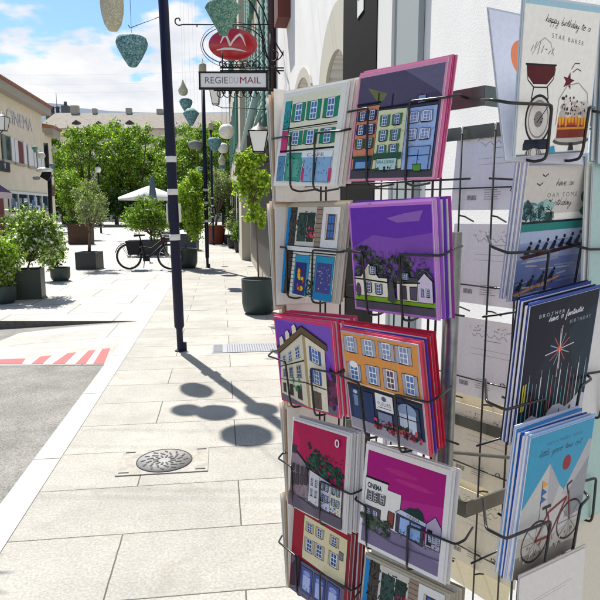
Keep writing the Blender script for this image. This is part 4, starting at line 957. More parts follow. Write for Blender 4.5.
    def line(s, pts, t, c=INK):
        s.k += 1
        for (x0, y0), (x1, y1) in zip(pts, pts[1:]):
            d = math.hypot(x1 - x0, y1 - y0) or 1e-6; nx, ny = -(y1 - y0) / d * t / 2, (x1 - x0) / d * t / 2
            s.b.col = hx(c) if isinstance(c, str) else c
            s.b.poly([s.M(p) for p in ((x0 - nx, y0 - ny), (x1 - nx, y1 - ny), (x1 + nx, y1 + ny), (x0 + nx, y0 + ny))])
    def win(s, x, y, w, h, sh=None, gl='#3d5a86', fr='#e8e8ee', shw=.38, arch=False):
        if sh: s.ol(x - w * shw, y, x, y + h, sh, .004); s.ol(x + w, y, x + w * (1 + shw), y + h, sh, .004)
        s.ol(x, y, x + w, y + h, fr, .004)
        s.rect(x + w*.1, y + h*.06, x + w*.46, y + h*.94, gl); s.rect(x + w*.54, y + h*.06, x + w*.9, y + h*.94, gl)
        s.line([(x + w*.05, y + h*.62), (x + w*.95, y + h*.62)], h * .06, fr); s.line([(x + w*.05, y + h*.33), (x + w*.95, y + h*.33)], h * .05, fr)
        s.line([(x - w*.15, y - .006), (x + w*1.15, y - .006)], .008, INK)
        if arch: s.ell(x + w/2, y + h, w*.5, h*.22, fr, 12)
    def text(s, body, x, y, size, c, width=None, rot=0, **kw):
        vs, fs_ = text_mesh(body, size, **kw)
        if not vs: return
        x0 = min(v[0] for v in vs); x1 = max(v[0] for v in vs); k = width / (x1 - x0) if width else 1; s.k += 1; s.b.col = hx(c); n = len(s.b.v); cr_, sr_ = math.cos(rot), math.sin(rot)
        for a_, b_ in vs: X, Y = (a_ - x0) * k, b_; s.b.v.append(s.M((x + X * cr_ - Y * sr_, y + X * sr_ + Y * cr_)))
        for f in fs_: s.b.face(tuple(n + i for i in f))
    def specks(s, n, x0, y0, x1, y1, cols, r=.012):
        for i in range(n): s.ell(random.uniform(x0, x1), random.uniform(y0, y1), r * random.uniform(.5, 1.3), r * random.uniform(.5, 1.3), random.choice(cols), 6, .3)
    def scrib(s, n, x0, y0, x1, y1, c=INK, t=.005, L=.03):
        for i in range(n):
            x, y = random.uniform(x0, x1), random.uniform(y0, y1); a_ = random.uniform(0, 6.3)
            s.line([(x, y), (min(x1, max(x0, x + math.cos(a_) * L)), min(y1, max(y0, y + math.sin(a_) * L)))], t, c)

def art_town_grey(a):
    m = .0; a.rect(.0, .0, 1, 1, '#e79ab4'); a.rect(.02, .015, .98, .965, '#4e4860'); a.poly([(.02, .6), (.98, .75), (.98, .965), (.02, .965)], '#575068')
    a.poly([(.13, .86), (.38, .78), (.30, .68)], '#75784a'); a.poly([(.55, .965), (.98, .965), (.98, .70), (.92, .75)], '#6e6880')
    a.rect(.02, .015, .98, .10, '#4b4a50')
    a.ol(.03, .10, .30, .69, '#e08d68'); a.ol(.30, .10, .64, .63, '#dfe3b4'); a.ol(.64, .08, .955, .62, '#a9c0ea')
    a.line([(.02, .71), (.32, .71)], .02); a.line([(.3, .655), (.95, .655)], .02); a.line([(.28, .70), (.28, .80)], .01); a.line([(.45, .65), (.45, .77)], .01)
    a.ol(.74, .66, .82, .72, '#8fa3c8')
    for y in (.56, .43, .30):
        a.win(.075, y, .06, .085, '#1f3566' if y > .4 else '#3d6b34'); a.win(.195, y, .06, .085, '#1f3566' if y > .4 else '#3d6b34')
    for y in (.49, .355, .22):
        a.win(.36, y, .06, .09, '#4b7f5c', '#35679b'); a.win(.50, y, .06, .09, '#4b7f5c', '#35679b')
    for y in (.49, .34): a.win(.68, y, .075, .09, '#c9d6f4', '#7b90c6', shw=.25); a.win(.82, y, .075, .09, '#c9d6f4', '#7b90c6', shw=.25)
    a.ol(.06, .1, .28, .21, '#22486b'); a.rect(.09, .11, .25, .17, '#7fa6cc'); a.rect(.04, .2, .29, .225, '#234b2c')
    a.rect(.3, .18, .63, .24, '#2e5a3e'); a.ol(.35, .09, .58, .19, '#b8d6d4'); a.text('BRASSERIE', .36, .145, .04, '#2e5a3e', .2); a.specks(14, .32, .08, .6, .11, ['#2f5a2a', '#1c2f1c'], .015)
    a.ol(.70, .08, .93, .27, '#8cabda'); a.line([(.815, .09), (.815, .25)], .008); a.line([(.7, .2), (.93, .2)], .008); a.ol(.78, .07, .86, .12, '#5d9a34')
def art_purple(a):
    a.rect(0, 0, 1, 1, '#c47ad0'); a.rect(.02, .02, .99, .975, '#6a35a8'); a.poly([(.02, .6), (.3, .72), (.6, .69), (.99, .74), (.99, .4), (.02, .4)], '#8450ae')
    a.poly([(.48, .87), (.6, .83), (.85, .84), (.9, .93), (.7, .91)], '#9266b4')
    a.rect(.02, .02, .99, .10, '#5b5362'); a.rect(.02, .10, .99, .145, '#8bbf2f')
    for i in range(300):
        x = random.uniform(.04, .97); mx_ = .52 + .10 * math.sin(x * 9) * math.sin(x * 4 + 1); y = random.uniform(.20, mx_); a.ell(x, y, .026, .020, random.choice(['#3b3f3f', '#474b49', '#2c3031', '#626660', '#505552']), 7, .4)
    a.scrib(170, .04, .28, .97, .58, '#1b1c20', .005, .04); a.scrib(60, .04, .3, .97, .6, '#70746b', .004, .03)
    a.opoly([(.05, .15), (.05, .33), (.13, .33), (.24, .46), (.36, .33), (.47, .33), (.47, .15)], '#efe6d0'); a.opoly([(.58, .14), (.58, .31), (.84, .31), (.84, .14)], '#efe6d0'); a.opoly([(.82, .14), (.82, .32), (.90, .40), (.985, .33), (.985, .14)], '#d9c9dc')
    a.line([(.04, .31), (.5, .29), (.85, .31)], .014); a.rect(.6, .31, .83, .35, '#4a4a4a')
    a.win(.265, .36, .05, .07, '#6e7f94'); a.win(.66, .33, .045, .06, '#6e7f94')
    a.ell(.09, .2, .035, .07, '#56455a'); a.win(.2, .19, .05, .09, '#444444'); a.win(.33, .18, .055, .09, '#6e7f94')
    for x in (.62, .74): a.ol(x, .16, x + .07, .27, '#585060')
    for x in (.86, .92): a.win(x, .2, .03, .06, None)
    a.poly([(.46, .13), (.49, .3), (.54, .3), (.56, .13), (.53, .10)], '#4b4d4c'); a.line([(.02, .10), (.99, .10)], .008)
def art_orange(a):
    a.rect(0, 0, 1, 1, '#b9a7b4'); a.rect(.015, .02, .985, .985, '#e0964f'); a.rect(.015, .02, .985, .14, '#9a95a0'); a.rect(.015, .12, .985, .47, '#27324e')
    for x in (.05, .3, .53, .74): a.win(x + .03, .80, .10, .155, '#a8aab6', '#8595b4', '#eceaf0', .45)
    a.win(.08, .52, .12, .16, '#a8aab6', '#4c72ac', '#f1eef0', .3, True)
    for x in (.33, .56, .80): a.win(x + .02, .53, .10, .18, '#a8aab6', '#5e7cb0' if x != .56 else '#6a4a58', '#f1eef0', .4)
    a.rect(.015, .455, .985, .48, '#1c2234'); a.line([(.015, .5), (.985, .485)], .012, '#f0d9b8')
    for x in (.06, .23): a.ol(x, .13, x + .13, .43, '#2d406a')
    a.ol(.09, .26, .15, .37, '#7088ac'); a.ell(.12, .40, .03, .02, '#b9c6dd')
    a.ol(.40, .29, .63, .45, '#eae6e6'); a.ell(.515, .41, .03, .025, '#5a5f70'); a.text('FLEURS', .43, .34, .05, '#444455', .17); a.line([(.43, .32), (.60, .32)], .008, '#666677')
    a.ol(.66, .13, .94, .41, '#33415f'); a.ell(.80, .36, .11, .07, '#8da0bf'); a.rect(.70, .16, .9, .33, '#c3cbdc'); a.line([(.8, .16), (.8, .42)], .012); a.line([(.67, .29), (.93, .29)], .01); a.rect(.42, .15, .6, .27, '#7a86a0')
    a.specks(60, .36, .09, .95, .19, ['#b5243c', '#d8465c', '#28452f', '#1a2b22', '#7a1f30'], .02); a.scrib(30, .36, .07, .95, .2)
def art_cinema(a):
    a.rect(0, 0, 1, 1, '#ece6de'); a.q = [(.035, .035), (.945, .035), (.945, .945), (.035, .945)]
    a.rect(0, 0, 1, 1, '#ae1478'); a.ell(.45, .86, .22, .03, '#b9297c', 20, .2); a.ell(.62, .78, .25, .025, '#bb2c80', 20, .2); a.poly([(0, .45), (.5, .5), (1, .5), (1, .68), (.5, .6), (0, .66)], '#bb2a86')
    a.rect(0, 0, 1, .30, '#8b7f98'); a.poly([(0, .0), (1, .0), (1, .12), (.3, .28), (0, .3)], '#7d718c')
    a.opoly([(0, .28), (0, .70), (.31, .70), (.31, .645), (.49, .645), (.49, .24)], '#efe9dc'); a.line([(0, .71), (.32, .71)], .02)
    a.text('CINEMA', .03, .60, .075, '#1b2340', .20, bold=.003)
    for x in (.05, .13, .22): a.win(x, .47, .05, .10, '#7d7466', '#4a3a3c')
    a.ol(.02, .28, .24, .40, '#5b4f54'); a.win(.05, .3, .05, .07); a.win(.14, .3, .05, .07); a.ol(.34, .27, .42, .42, '#6b3a34'); a.ol(.345, .30, .415, .43, '#8a4a40')
    a.ell(.68, .5, .12, .07, '#1f3a30', 14, .2); a.ell(.58, .47, .06, .05, '#28443a', 12, .2)
    a.opoly([(.45, .26), (.45, .46), (.80, .44), (.80, .22)], '#4a4553'); a.rect(.50, .26, .62, .42, '#9fbbe6'); a.rect(.64, .25, .76, .41, '#8fb0e0'); a.opoly([(.43, .45), (.86, .42), (.86, .46), (.5, .50)], '#c9cfe0')
    a.text('CINEMA', .58, .445, .045, '#1b2340', .16, rot=-.05); a.opoly([(.82, .46), (.92, .56), (1, .47), (1, .24), (.82, .24)], '#b9a9bc'); a.rect(.84, .26, .9, .42, '#2a2632')
    for x in (.86, .91, .96): a.win(x, .3, .03, .07)
    for i in range(40): a.ell(random.uniform(.0, .36), random.uniform(.16, .30), .04, .025, random.choice(['#4c5a46', '#38443a', '#5d6a52']), 7, .4)
    a.scrib(60, .0, .14, .40, .33, '#22241f', .005, .04); a.scrib(25, .45, .22, 1, .3); a.line([(.0, .18), (.45, .12), (1, .16)], .01, '#5d526c'); a.q = None
def art_green(a):
    a.rect(0, 0, 1, 1, '#eceae0'); a.q = [(.05, .04), (.93, .02), (.93, .965), (.05, .95)]; a.rect(0, 0, 1, 1, '#e8e6c8')
    a.rect(0, .62, .13, .95, '#2f9a9a'); a.rect(.0, .3, .13, .6, '#c9427a'); a.scrib(30, .0, .62, .13, .85); a.line([(0, .62), (1, .64)], .014); a.line([(0, .36), (1, .38)], .02); a.line([(0, .60), (1, .62)], .006); a.line([(.13, 0), (.13, .95)], .012)
    for y, hh in ((.70, .2), (.43, .15)):
        for x in (.22, .50, .80): a.win(x, y, .12, hh, '#1f8a68', '#4b77ac', '#eceff2', .55)
    a.rect(.0, 0, 1, .34, '#bfd6dc'); a.ol(.0, .02, .13, .30, '#5a8fb0'); a.ol(.16, .02, .46, .33, '#3f9a84'); a.rect(.2, .06, .42, .26, '#5fae96'); a.ol(.50, .02, .98, .28, '#8cb4d6'); a.rect(.45, .28, 1, .35, '#e7ebea'); a.text('CAFE', .55, .29, .05, '#4b6b8c', .3)
    for x in (.48, .96): a.rect(x, .02, x + .05, .16, '#c9427a')
    a.scrib(50, .02, .02, .98, .3); a.line([(.73, .02), (.73, .28)], .01); a.q = None
def art_blue_shop(a):
    a.rect(0, 0, 1, 1, '#b8ae98'); a.q = [(.02, .0), (.955, .0), (.955, .975), (.02, .975)]; a.rect(0, 0, 1, 1, '#dcd8ce')
    a.rect(0, 0, .06, 1, '#1f86c4'); a.rect(.06, 0, .2, 1, '#4a443e'); a.scrib(70, .05, .0, .2, 1, '#1c1a18', .008, .06); a.rect(.2, .55, .68, 1, '#cfcabc'); a.ol(.24, .62, .40, .93, '#39504a'); a.ol(.42, .62, .55, .93, '#31403e'); a.scrib(60, .2, .62, .58, .95, '#26362a', .012, .04)
    a.specks(22, .44, .66, .6, .78, ['#b5283c', '#d84a5a'], .016); a.rect(.58, .55, .70, 1, '#9b8674')
    for i in range(9): a.line([(.58, .57 + i * .05), (.7, .57 + i * .05)], .005)
    a.rect(.7, .55, 1, 1, '#e6e2dc'); a.win(.80, .66, .12, .26, '#c8b8a8', '#4a76b8', '#46464e', .25)
    a.rect(.06, .50, 1, .56, '#e5e2da'); a.line([(.06, .56), (1, .56)], .01); a.line([(.06, .50), (1, .50)], .012); a.rect(.2, .0, 1, .49, '#d8d5c8')
    for i in range(10): a.line([(.15, .04 + i * .048), (.3, .04 + i * .048)], .006); a.line([(.52, .04 + i * .048), (.65, .04 + i * .048)], .006)
    a.ol(.26, .02, .54, .46, '#2b97b8'); a.rect(.28, .02, .5, .38, '#2f3570'); a.ol(.66, .02, .98, .47, '#2b97b8'); a.rect(.69, .08, .96, .4, '#4a4a86'); a.rect(.66, .0, 1, .08, '#1f7fb0')
    a.specks(12, .34, .08, .46, .3, ['#e0c02a', '#d2382e', '#e0c02a'], .028); a.specks(26, .7, .1, .95, .35, ['#c7c9e0', '#e0d8b0', '#8a8ac0'], .008); a.scrib(40, .52, .02, .66, .2, '#1a1a1a', .01, .04); a.q = None
def art_corner(a):
    a.rect(0, 0, 1, 1, '#d23a6e'); a.q = [(.02, .015), (.98, .015), (.975, .965), (.02, .98)]; a.rect(0, 0, 1, 1, '#7442b4'); a.poly([(0, 1), (1, 1), (1, .55), (.8, .8), (.5, .95)], '#7f55bb')
    a.poly([(0, 0), (1, 0), (1, .08), (0, .1)], '#6c6470')
    for i in range(30): a.ell(random.uniform(.84, 1), random.uniform(.1, .5), .04, .05, random.choice(['#5b2a48', '#3a2338', '#70385a']), 7, .4)
    a.q = [(.02, .10), (.50, .02), (.50, .86), (.06, .58)]; a.rect(0, 0, 1, 1, '#d8d0b8')
    for x, k_ in ((.06, .13), (.32, .15), (.62, .18)):
        a.win(x + .04, .70, k_, .17, None, '#39507c'); a.win(x + .04, .40, k_, .18, None, '#39507c', '#b9b09c'); a.ol(x + .02, .06, x + k_, .26, '#3f3436')
    a.line([(0, .35), (1, .33)], .014); a.line([(0, .66), (1, .63)], .02); a.specks(5, .5, .2, .8, .35, ['#1f8a50'], .05)
    a.q = [(.50, .02), (.84, .03), (.86, .74), (.50, .86)]; a.rect(0, 0, 1, 1, '#e6dcc2'); a.rect(0, 0, .14, 1, '#b29a6c')
    a.win(.40, .68, .3, .2, '#3d5f9a', '#5c78ac'); a.win(.42, .38, .26, .2, '#3d5f9a', '#5c78ac'); a.win(.2, .32, .1, .14); a.ol(.3, .02, .7, .26, '#6a5c50'); a.line([(0, .33), (1, .35)], .014); a.scrib(26, .1, .02, .95, .3)
    a.q = None
    a.poly([(.02, .58), (.06, .66), (.50, .93), (.90, .76), (.90, .70), (.50, .86), (.06, .58)], '#6a563c'); a.line([(.02, .64), (.50, .935), (.90, .77)], .016); a.line([(.05, .575), (.5, .85), (.88, .71)], .01)
    for x, y in ((.08, .72), (.20, .80), (.33, .88)): a.opoly([(x, y - .06), (x, y + .04), (x + .05, y + .07), (x + .08, y + .03), (x + .08, y - .02)], '#e6dcc2')
def art_old_town(a):
    a.rect(0, 0, 1, 1, '#dcd6cc'); a.q = [(.02, .02), (.955, .02), (.955, .975), (.02, .975)]; a.rect(0, 0, 1, 1, '#b81a50'); a.rect(0, 0, 1, .42, '#857880')
    a.opoly([(0, .1), (0, .68), (.15, .62), (.32, .52), (.40, .42), (.40, .16)], '#8f7a80'); a.line([(0, .7), (.34, .53)], .03); a.rect(.0, .62, .1, .72, '#3a3040')
    for i in range(150): x = random.uniform(.32, .98); a.ell(x, random.uniform(.45, .80 - .30 * (x - .3)), .030, .020, random.choice(['#1f4638', '#2c5a44', '#16332c']), 7, .4)
    a.scrib(50, .3, .48, .98, .76, '#0d1d18', .006, .04)
    for k in range(3): a.opoly([(.38 + k*.2, .14), (.38 + k*.2, .50 - k*.03), (.58 + k*.2, .47 - k*.03), (.58 + k*.2, .12)], ['#d9d2d0', '#cfc8d8', '#e2d8c0'][k])
    for x in (.42, .5, .62, .7, .82, .9):
        for y in (.22, .34): a.win(x, y, .035, .07, '#6a7a80' if x > .6 else None)
    for x in (.04, .13, .22, .3): a.ol(x, .25 + x * .2, x + .05, .38 + x * .1, '#4a4048'); a.ol(x, .42, x + .04, .5, '#4a4048')
    a.specks(10, .6, .12, .9, .2, ['#b5283c', '#3a6a9a'], .012); a.scrib(40, 0, .08, 1, .3); a.ell(.86, .90, .04, .045, '#efe6e6', 14); a.ell(.86, .9, .02, .03, '#8a2040', 10)
    a.poly([(0, 0), (1, 0), (1, .12), (.5, .1), (0, .16)], '#655a66'); a.q = None
def art_cream_red(a):
    a.rect(0, 0, 1, 1, '#8a2030'); a.rect(.02, .02, .95, .975, '#a3152f'); a.opoly([(.2, .45), (.2, .96), (.95, .93), (.95, .40)], '#e0d2a8'); a.rect(.02, 0, .95, .42, '#6b6478')
    for x in (.27, .45, .70): a.win(x, .56, .1, .15, '#b8ac8c', '#38507c'); a.win(x, .79, .08, .10, '#b8ac8c', '#38507c')
    for x in (.22, .45, .68): a.ol(x, .08, x + .19, .36, '#4a5a9a'); a.rect(x + .03, .1, x + .16, .27, '#b0bce0'); a.ell(x + .095, .3, .065, .03, '#8f9cd0', 12)
    a.line([(.02, .42), (.95, .40)], .014); a.ol(.84, .68, .9, .76, '#7a7a84'); a.scrib(30, .02, .0, .95, .2); a.poly([(.02, .3), (.14, .45), (.2, .42), (.2, .1), (.02, .05)], '#3a2436')
def art_baker(a):
    a.rect(0, .965, 1, 1, '#9fc6d6'); a.script('happy birthday to a', .26, .87, .026, '#1c1818', .62, rot=-.06); a.text('STAR BAKER', .36, .775, .042, '#6a6260', .44, rot=-.08, space=1.6)
    a.poly([(.06, .60), (.44, .60), (.42, .53), (.34, .475), (.16, .475), (.08, .53)], '#541018'); a.line([(.05, .60), (.45, .60)], .012); a.line([(.07, .58), (.09, .50), (.17, .455), (.34, .455), (.42, .51), (.44, .58)], .009, '#2a2020')
    a.line([(.17, .455), (.15, .38)], .012); a.line([(.35, .455), (.37, .38)], .012); a.line([(.15, .38), (.37, .38)], .012)
    a.ell(.26, .245, .175, .165, '#241c1c', 28); a.ell(.26, .245, .155, .147, '#d9d3cd', 28); a.ell(.26, .245, .135, .128, '#8d8781', 28); a.ell(.26, .245, .122, .115, '#dcd6d0', 28); a.ell(.26, .245, .06, .055, '#85807c', 16); a.line([(.24, .22), (.38, .33)], .008); a.specks(3, .2, .22, .32, .26, ['#2a2222'], .01)
    a.poly([(.08, .075), (.44, .075), (.42, .11), (.1, .11)], '#131a2a'); a.rect(.08, .04, .44, .08, '#1a2436')
    for k in range(7): a.line([(.1 + k*.045, .68 + .02*math.sin(k*2)), (.13 + k*.045, .72 + .03 * math.sin(k))], .006, '#8a827c')
    a.line([(.12, .66), (.20, .74), (.27, .77), (.35, .74), (.40, .66)], .005, '#a8a09a')
    st = []; 
    for i in range(10): r_ = .085 if i % 2 == 0 else .035; st.append((.63 + r_ * math.sin(i * math.pi / 5 + .2), .50 + r_ * .72 * math.cos(i * math.pi / 5 + .2)))
    a.poly(st, '#5e1020'); a.line([(.66, .58), (.70, .62), (.77, .62)], .006, '#3a3030'); a.line([(.68, .56), (.74, .585), (.80, .57)], .006, '#3a3030')
    a.line([(.50, .20), (.52, .38), (.62, .47), (.78, .49), (.92, .42), (.97, .20)], .007, '#a09890')
    a.ell(.74, .09, .26, .035, '#55504c', 24); a.ell(.74, .105, .24, .028, '#b9b4ae', 24); a.poly([(.52, .11), (.95, .11), (.94, .24), (.53, .24)], '#7a2a1c'); a.rect(.52, .17, .95, .185, '#d98a2a'); a.rect(.53, .20, .94, .26, '#b0482a')
    for k in range(9): a.poly([(.53 + k*.046, .26), (.572 + k*.046, .26), (.565 + k*.046, .26 - random.uniform(.03, .09)), (.54 + k*.046, .26 - random.uniform(.03, .08))], '#e7a02a')
    for i in range(26): a.ell(random.uniform(.56, .90), random.uniform(.265, .36), .045, .028, random.choice(['#cfc6be', '#b8aea6', '#ded6ce']), 10, .1)
    a.specks(30, .56, .27, .9, .40, ['#3a1a1a', '#4a2020', '#2a1616'], .011); a.poly([(.70, .02), (.78, .02), (.76, .075), (.72, .075)], '#2b2f38')
    a.poly([(.40, .0), (.52, .01), (.50, .06), (.41, .05)], '#3a93b8'); a.rect(.0, .0, .9, .012, '#6a7480')
    for k in range(6): a.ell(.22, .02, .10 - k * .012, .03, '#2a2424' if k % 2 == 0 else '#cfc8c0', 16)
def art_oar(a):
    a.rect(0, .62, 1, 1, '#cdc6bf'); a.rect(0, .955, 1, 1, '#8f96a8')
    a.script('have an', .40, .815, .026, '#1c1818', .25); a.text('OAR SOME', .30, .735, .045, '#6a6462', .42, space=1.5); a.script('birthday', .34, .675, .026, '#1c1818', .31)
    a.ell(.88, .80, .055, .048, '#2a1212', 18)
    for x, y in ((.24, .88), (.18, .82)): a.line([(x - .04, y + .015), (x, y), (x + .04, y + .02)], .008)
    for i in range(60):
        x = random.choice([random.uniform(0, .3), random.uniform(.82, 1), random.uniform(0, .4)]); a.ell(x, random.uniform(.575, .70 if x < .5 else .75), .05, .03, random.choice(['#5f8f90', '#3d6b5a', '#4c7f86', '#2e4a48', '#93b7b2']), 8, .4)
    a.scrib(60, 0, .57, .42, .68, '#1d2c30', .006, .05); a.scrib(20, .8, .57, 1, .72, '#1d2c30', .006, .05)
    a.rect(0, .50, 1, .565, '#2a7f78'); a.rect(0, .555, 1, .57, '#17222c'); a.rect(0, .40, 1, .50, '#a9b4d0'); a.rect(0, .28, 1, .42, '#8b98c0'); a.rect(0, .12, 1, .30, '#6674a6'); a.rect(0, 0, 1, .14, '#475690')
    for i in range(26): y = random.uniform(.02, .46); x = random.uniform(0, .6); a.line([(x, y), (x + random.uniform(.1, .4), y + random.uniform(-.01, .02))], random.uniform(.006, .02), random.choice(['#8f94ac', '#aab0c2', '#6a7090', '#b9a9a4']))
    a.poly([(.02, .325), (.98, .395), (.98, .37), (.08, .30)], '#3b1420')
    for k in range(8): x = .12 + k * .115; y = .345 + k * .0085; a.poly([(x - .05, y - .012), (x + .02, y - .01), (x + .045, y + .045), (x + .01, y + .055)], '#141a2c'); a.ell(x + .035, y + .07, .018, .015, '#20141c', 8); a.line([(x, y + .01), (x + .07, y - .035)], .007, '#201820')
    a.poly([(.0, .05), (.62, .155), (.62, .14), (.02, .03)], '#c98a5a')
    for k in range(4): x = .06 + k * .145; y = .085 + k * .021; a.poly([(x - .05, y - .012), (x + .02, y - .01), (x + .045, y + .04), (x + .01, y + .05)], '#17242c'); a.ell(x + .035, y + .06, .016, .014, '#1e1c24', 8); a.line([(x, y), (x + .03, y - .05)], .006, '#201820')
def art_fantastic(a):
    a.rect(0, 0, 1, 1, '#060e22'); a.poly([(.6, .75), (1, .9), (1, .3), (.75, .45)], '#0b2233'); a.poly([(.2, .5), (.45, .75), (.5, .5)], '#0a1a2e')
    a.text('BROTHER', .14, .90, .036, '#a9b4c4', .36, rot=-.02, space=1.5); a.script('have a fantastic', .28, .855, .024, '#e6ecf2', .50, rot=.02); a.text('BIRTHDAY', .60, .80, .036, '#8fa0b4', .32, rot=.0, space=1.5)
    for i in range(12):
        a_ = i * math.pi / 6 + .1; L_ = .21 if i % 3 == 0 else .16; a.line([(.5 + .02*math.cos(a_), .63 + .015*math.sin(a_)), (.5 + L_*math.cos(a_), .63 + L_*.72*math.sin(a_))], .007, ['#d8c8d0', '#c8584a', '#7fa8c0'][i % 3])
    a.ell(.5, .63, .028, .022, '#e0503a', 10); a.line([(.5, .42), (.5, .80)], .008, '#e0d0d0')
    for k in range(17):
        x = .05 + k * .056; y1 = .25 + .22 * abs(math.sin(k * 1.9)); c_ = ['#2d8f8a', '#7fa8b0', '#b0605a', '#3a6a80', '#d0d8dc'][k % 5]; a.line([(x, .12), (x, y1)], .013, c_); a.line([(x, y1), (x, y1 + .05)], .006, '#8aa0b0')
    pts = [(0, 0), (1, 0)] + [(1 - i * .1, .15 + .035 * math.sin(i * 1.7) + .05 * (1 - i*.1)) for i in range(11)]
    a.poly(pts, '#b9bac4'); a.specks(16, .1, .02, .95, .13, ['#14141c', '#2a2a34'], .022)
    for x in (.02, .05): a.rect(x, .25, x + .02, .45, '#b8a83a')
def art_bike(a):
    a.rect(0, 0, 1, 1, '#2c8cac'); a.rect(0, .5, 1, 1, '#2f90b4'); a.text('SUCH A WHEELY GOOD', .26, .91, .03, '#1a3a4a', .55, space=1.3); a.script('little good time out', .16, .84, .022, '#0e2430', .66)
    a.ell(.62, .73, .065, .055, '#8a1a20', 18)
    a.poly([(.0, .30), (.0, .5), (.35, .77), (.55, .58), (.75, .45), (1, .62), (1, .2), (0, .2)], '#b9b6b4'); a.poly([(.6, .5), (.95, .85), (1, .84), (1, .4)], '#a8a8ac'); a.poly([(.70, .5), (1, .72), (1, .3), (.7, .3)], '#8b8c92'); a.poly([(.35, .77), (.55, .58), (.45, .4), (.38, .5)], '#a3a2a6')
    a.poly([(0, 0), (1, 0), (1, .25), (.5, .22), (0, .3)], '#a9a49c'); a.poly([(0, 0), (1, 0), (1, .08), (0, .16)], '#7d7870')
    for i in range(3): a.poly([(.27, .60 - i * .055), (.36, .62 - i * .055), (.28, .64 - i * .055 + .02)], ['#d8962a', '#2a5a9a', '#2a5a9a'][i])
    a.line([(.27, .66), (.29, .36)], .008)
    for cx_, cy_ in ((.27, .22), (.80, .27)):
        for i in range(26): t0, t1 = i / 26 * 6.283, (i + 1) / 26 * 6.283; a.line([(cx_ + .2*math.cos(t0), cy_ + .145*math.sin(t0)), (cx_ + .2*math.cos(t1), cy_ + .145*math.sin(t1))], .016, '#2a2020')
        for i in range(8): t0 = i / 8 * 6.283; a.line([(cx_, cy_), (cx_ + .19*math.cos(t0), cy_ + .14*math.sin(t0))], .004, '#6a6464')
    for pt in ([(.27, .22), (.42, .40), (.70, .46), (.50, .21), (.27, .22)], [(.42, .40), (.50, .21)], [(.72, .50), (.80, .27)]): a.line(pt, .018, '#7a1a1e')
    a.line([(.41, .38), (.38, .445)], .014, '#201818'); a.line([(.32, .45), (.45, .45)], .022, '#201818'); a.line([(.72, .48), (.68, .55), (.76, .57)], .014, '#201818'); a.specks(40, .05, .1, .95, .2, ['#8a847c', '#b8b2a8', '#5a5550'], .012)
def art_plain(a, c='#d6d0cb'):
    a.rect(0, 0, 1, 1, c); a.line([(.1, .80), (.8, .82)], .004, '#a8a29c'); a.line([(.1, .78), (.7, .795)], .004, '#a8a29c')
def art_dot(a):
    a.rect(0, 0, 1, 1, '#d8d6e2'); a.ell(.36, .70, .16, .13, '#e8835a', 24); a.specks(5, .25, .1, .6, .3, ['#b0304a', '#5a5aa8'], .012)
def art_teal(a): a.rect(0, 0, 1, 1, '#b9c6ca'); a.rect(0, .55, 1, .68, '#2d8088'); a.rect(0, .68, 1, .8, '#32241f')
def art_back(a, seed=1):
    r_ = random.Random(seed); a.rect(0, 0, 1, 1, '#fdfcfb' if seed < 4 else '#fbf3dc')
    for i in range(14): a.line([(.30 + i * .03, .80 + .025 * math.sin(i * 1.9 + seed)), (.33 + i * .03, .80 + .03 * math.sin((i + 1) * 1.9 + seed))], .005, '#6c6a6c')
    a.scrib(14, .26, .84, .44, .92, '#77757a', .005, .03); a.scrib(12, .55, .84, .78, .92, '#77757a', .005, .03); a.line([(.45, .74), (.65, .74)], .006, '#8f8d90')
    for y in (.62, .55): a.line([(.3, y), (.78, y)], .003, '#8f8d90')
    for i in range(5): a.line([(.40, .24 - i * .028), (.40 + r_.uniform(.14, .2), .24 - i * .028)], .005, '#7a787c')
    for i in range(9): a.line([(.20 + i*.013, .12), (.20 + i*.013, .18)], .006, '#4a484c')
    for k in range(3): t0 = k * 2.09; a.line([(.72 + .03*math.cos(t0), .23 + .025*math.sin(t0)), (.72 + .03*math.cos(t0 + 1.6), .23 + .025*math.sin(t0 + 1.6))], .01, '#3a383c')

def RM(yaw, lean, roll): return Matrix.Rotation(rad(yaw), 3, 'Z') @ Matrix.Rotation(rad(-lean), 3, 'X') @ Matrix.Rotation(rad(roll), 3, 'Y')
M_env = mat('envelope_paper', (1, 1, 1), .5, attr=True, spec=.25)
def card(pose, size, art, label, env=None, paper='#efece4', back=False, group='greeting cards in the wire pockets', name='greeting_card', **kw):
    x, y, z, yaw, lean, roll = pose; w, h = size
    a = Art(w, h, paper=paper, back=back)
    if art: art(a, **kw)
    o = a.b.build(name, M_art); R = RM(yaw, lean, roll); o.matrix_world = Matrix.Translation((x, y, z)) @ R.to_4x4()
    tag(o, label, 'greeting card', group)
    if env:
        e = MB(); e.col = hx(env); e.box((.0015, .0016, .0012) if not back else (0, -.0016, 0), (w + .004, .0014, h + .004)); eo = e.build('envelope', M_env); eo.parent = o
    return o
def behind(pose, n, step, dyaw=0, droll=0):
    x, y, z, yaw, lean, roll = pose; R = RM(yaw, lean, roll); p = Vector((x, y, z)) + R @ Vector((step[0] * n + random.uniform(-.0012, .0012), step[1] * n, step[2] * n + random.uniform(-.002, .002)))
    roll += random.uniform(-.7, .7); lean += random.uniform(-.4, .4)
    return (p.x, p.y, p.z, yaw + dyaw * n, lean, roll + droll * n)
SQ = (.150, .150); TA = (.125, .166)
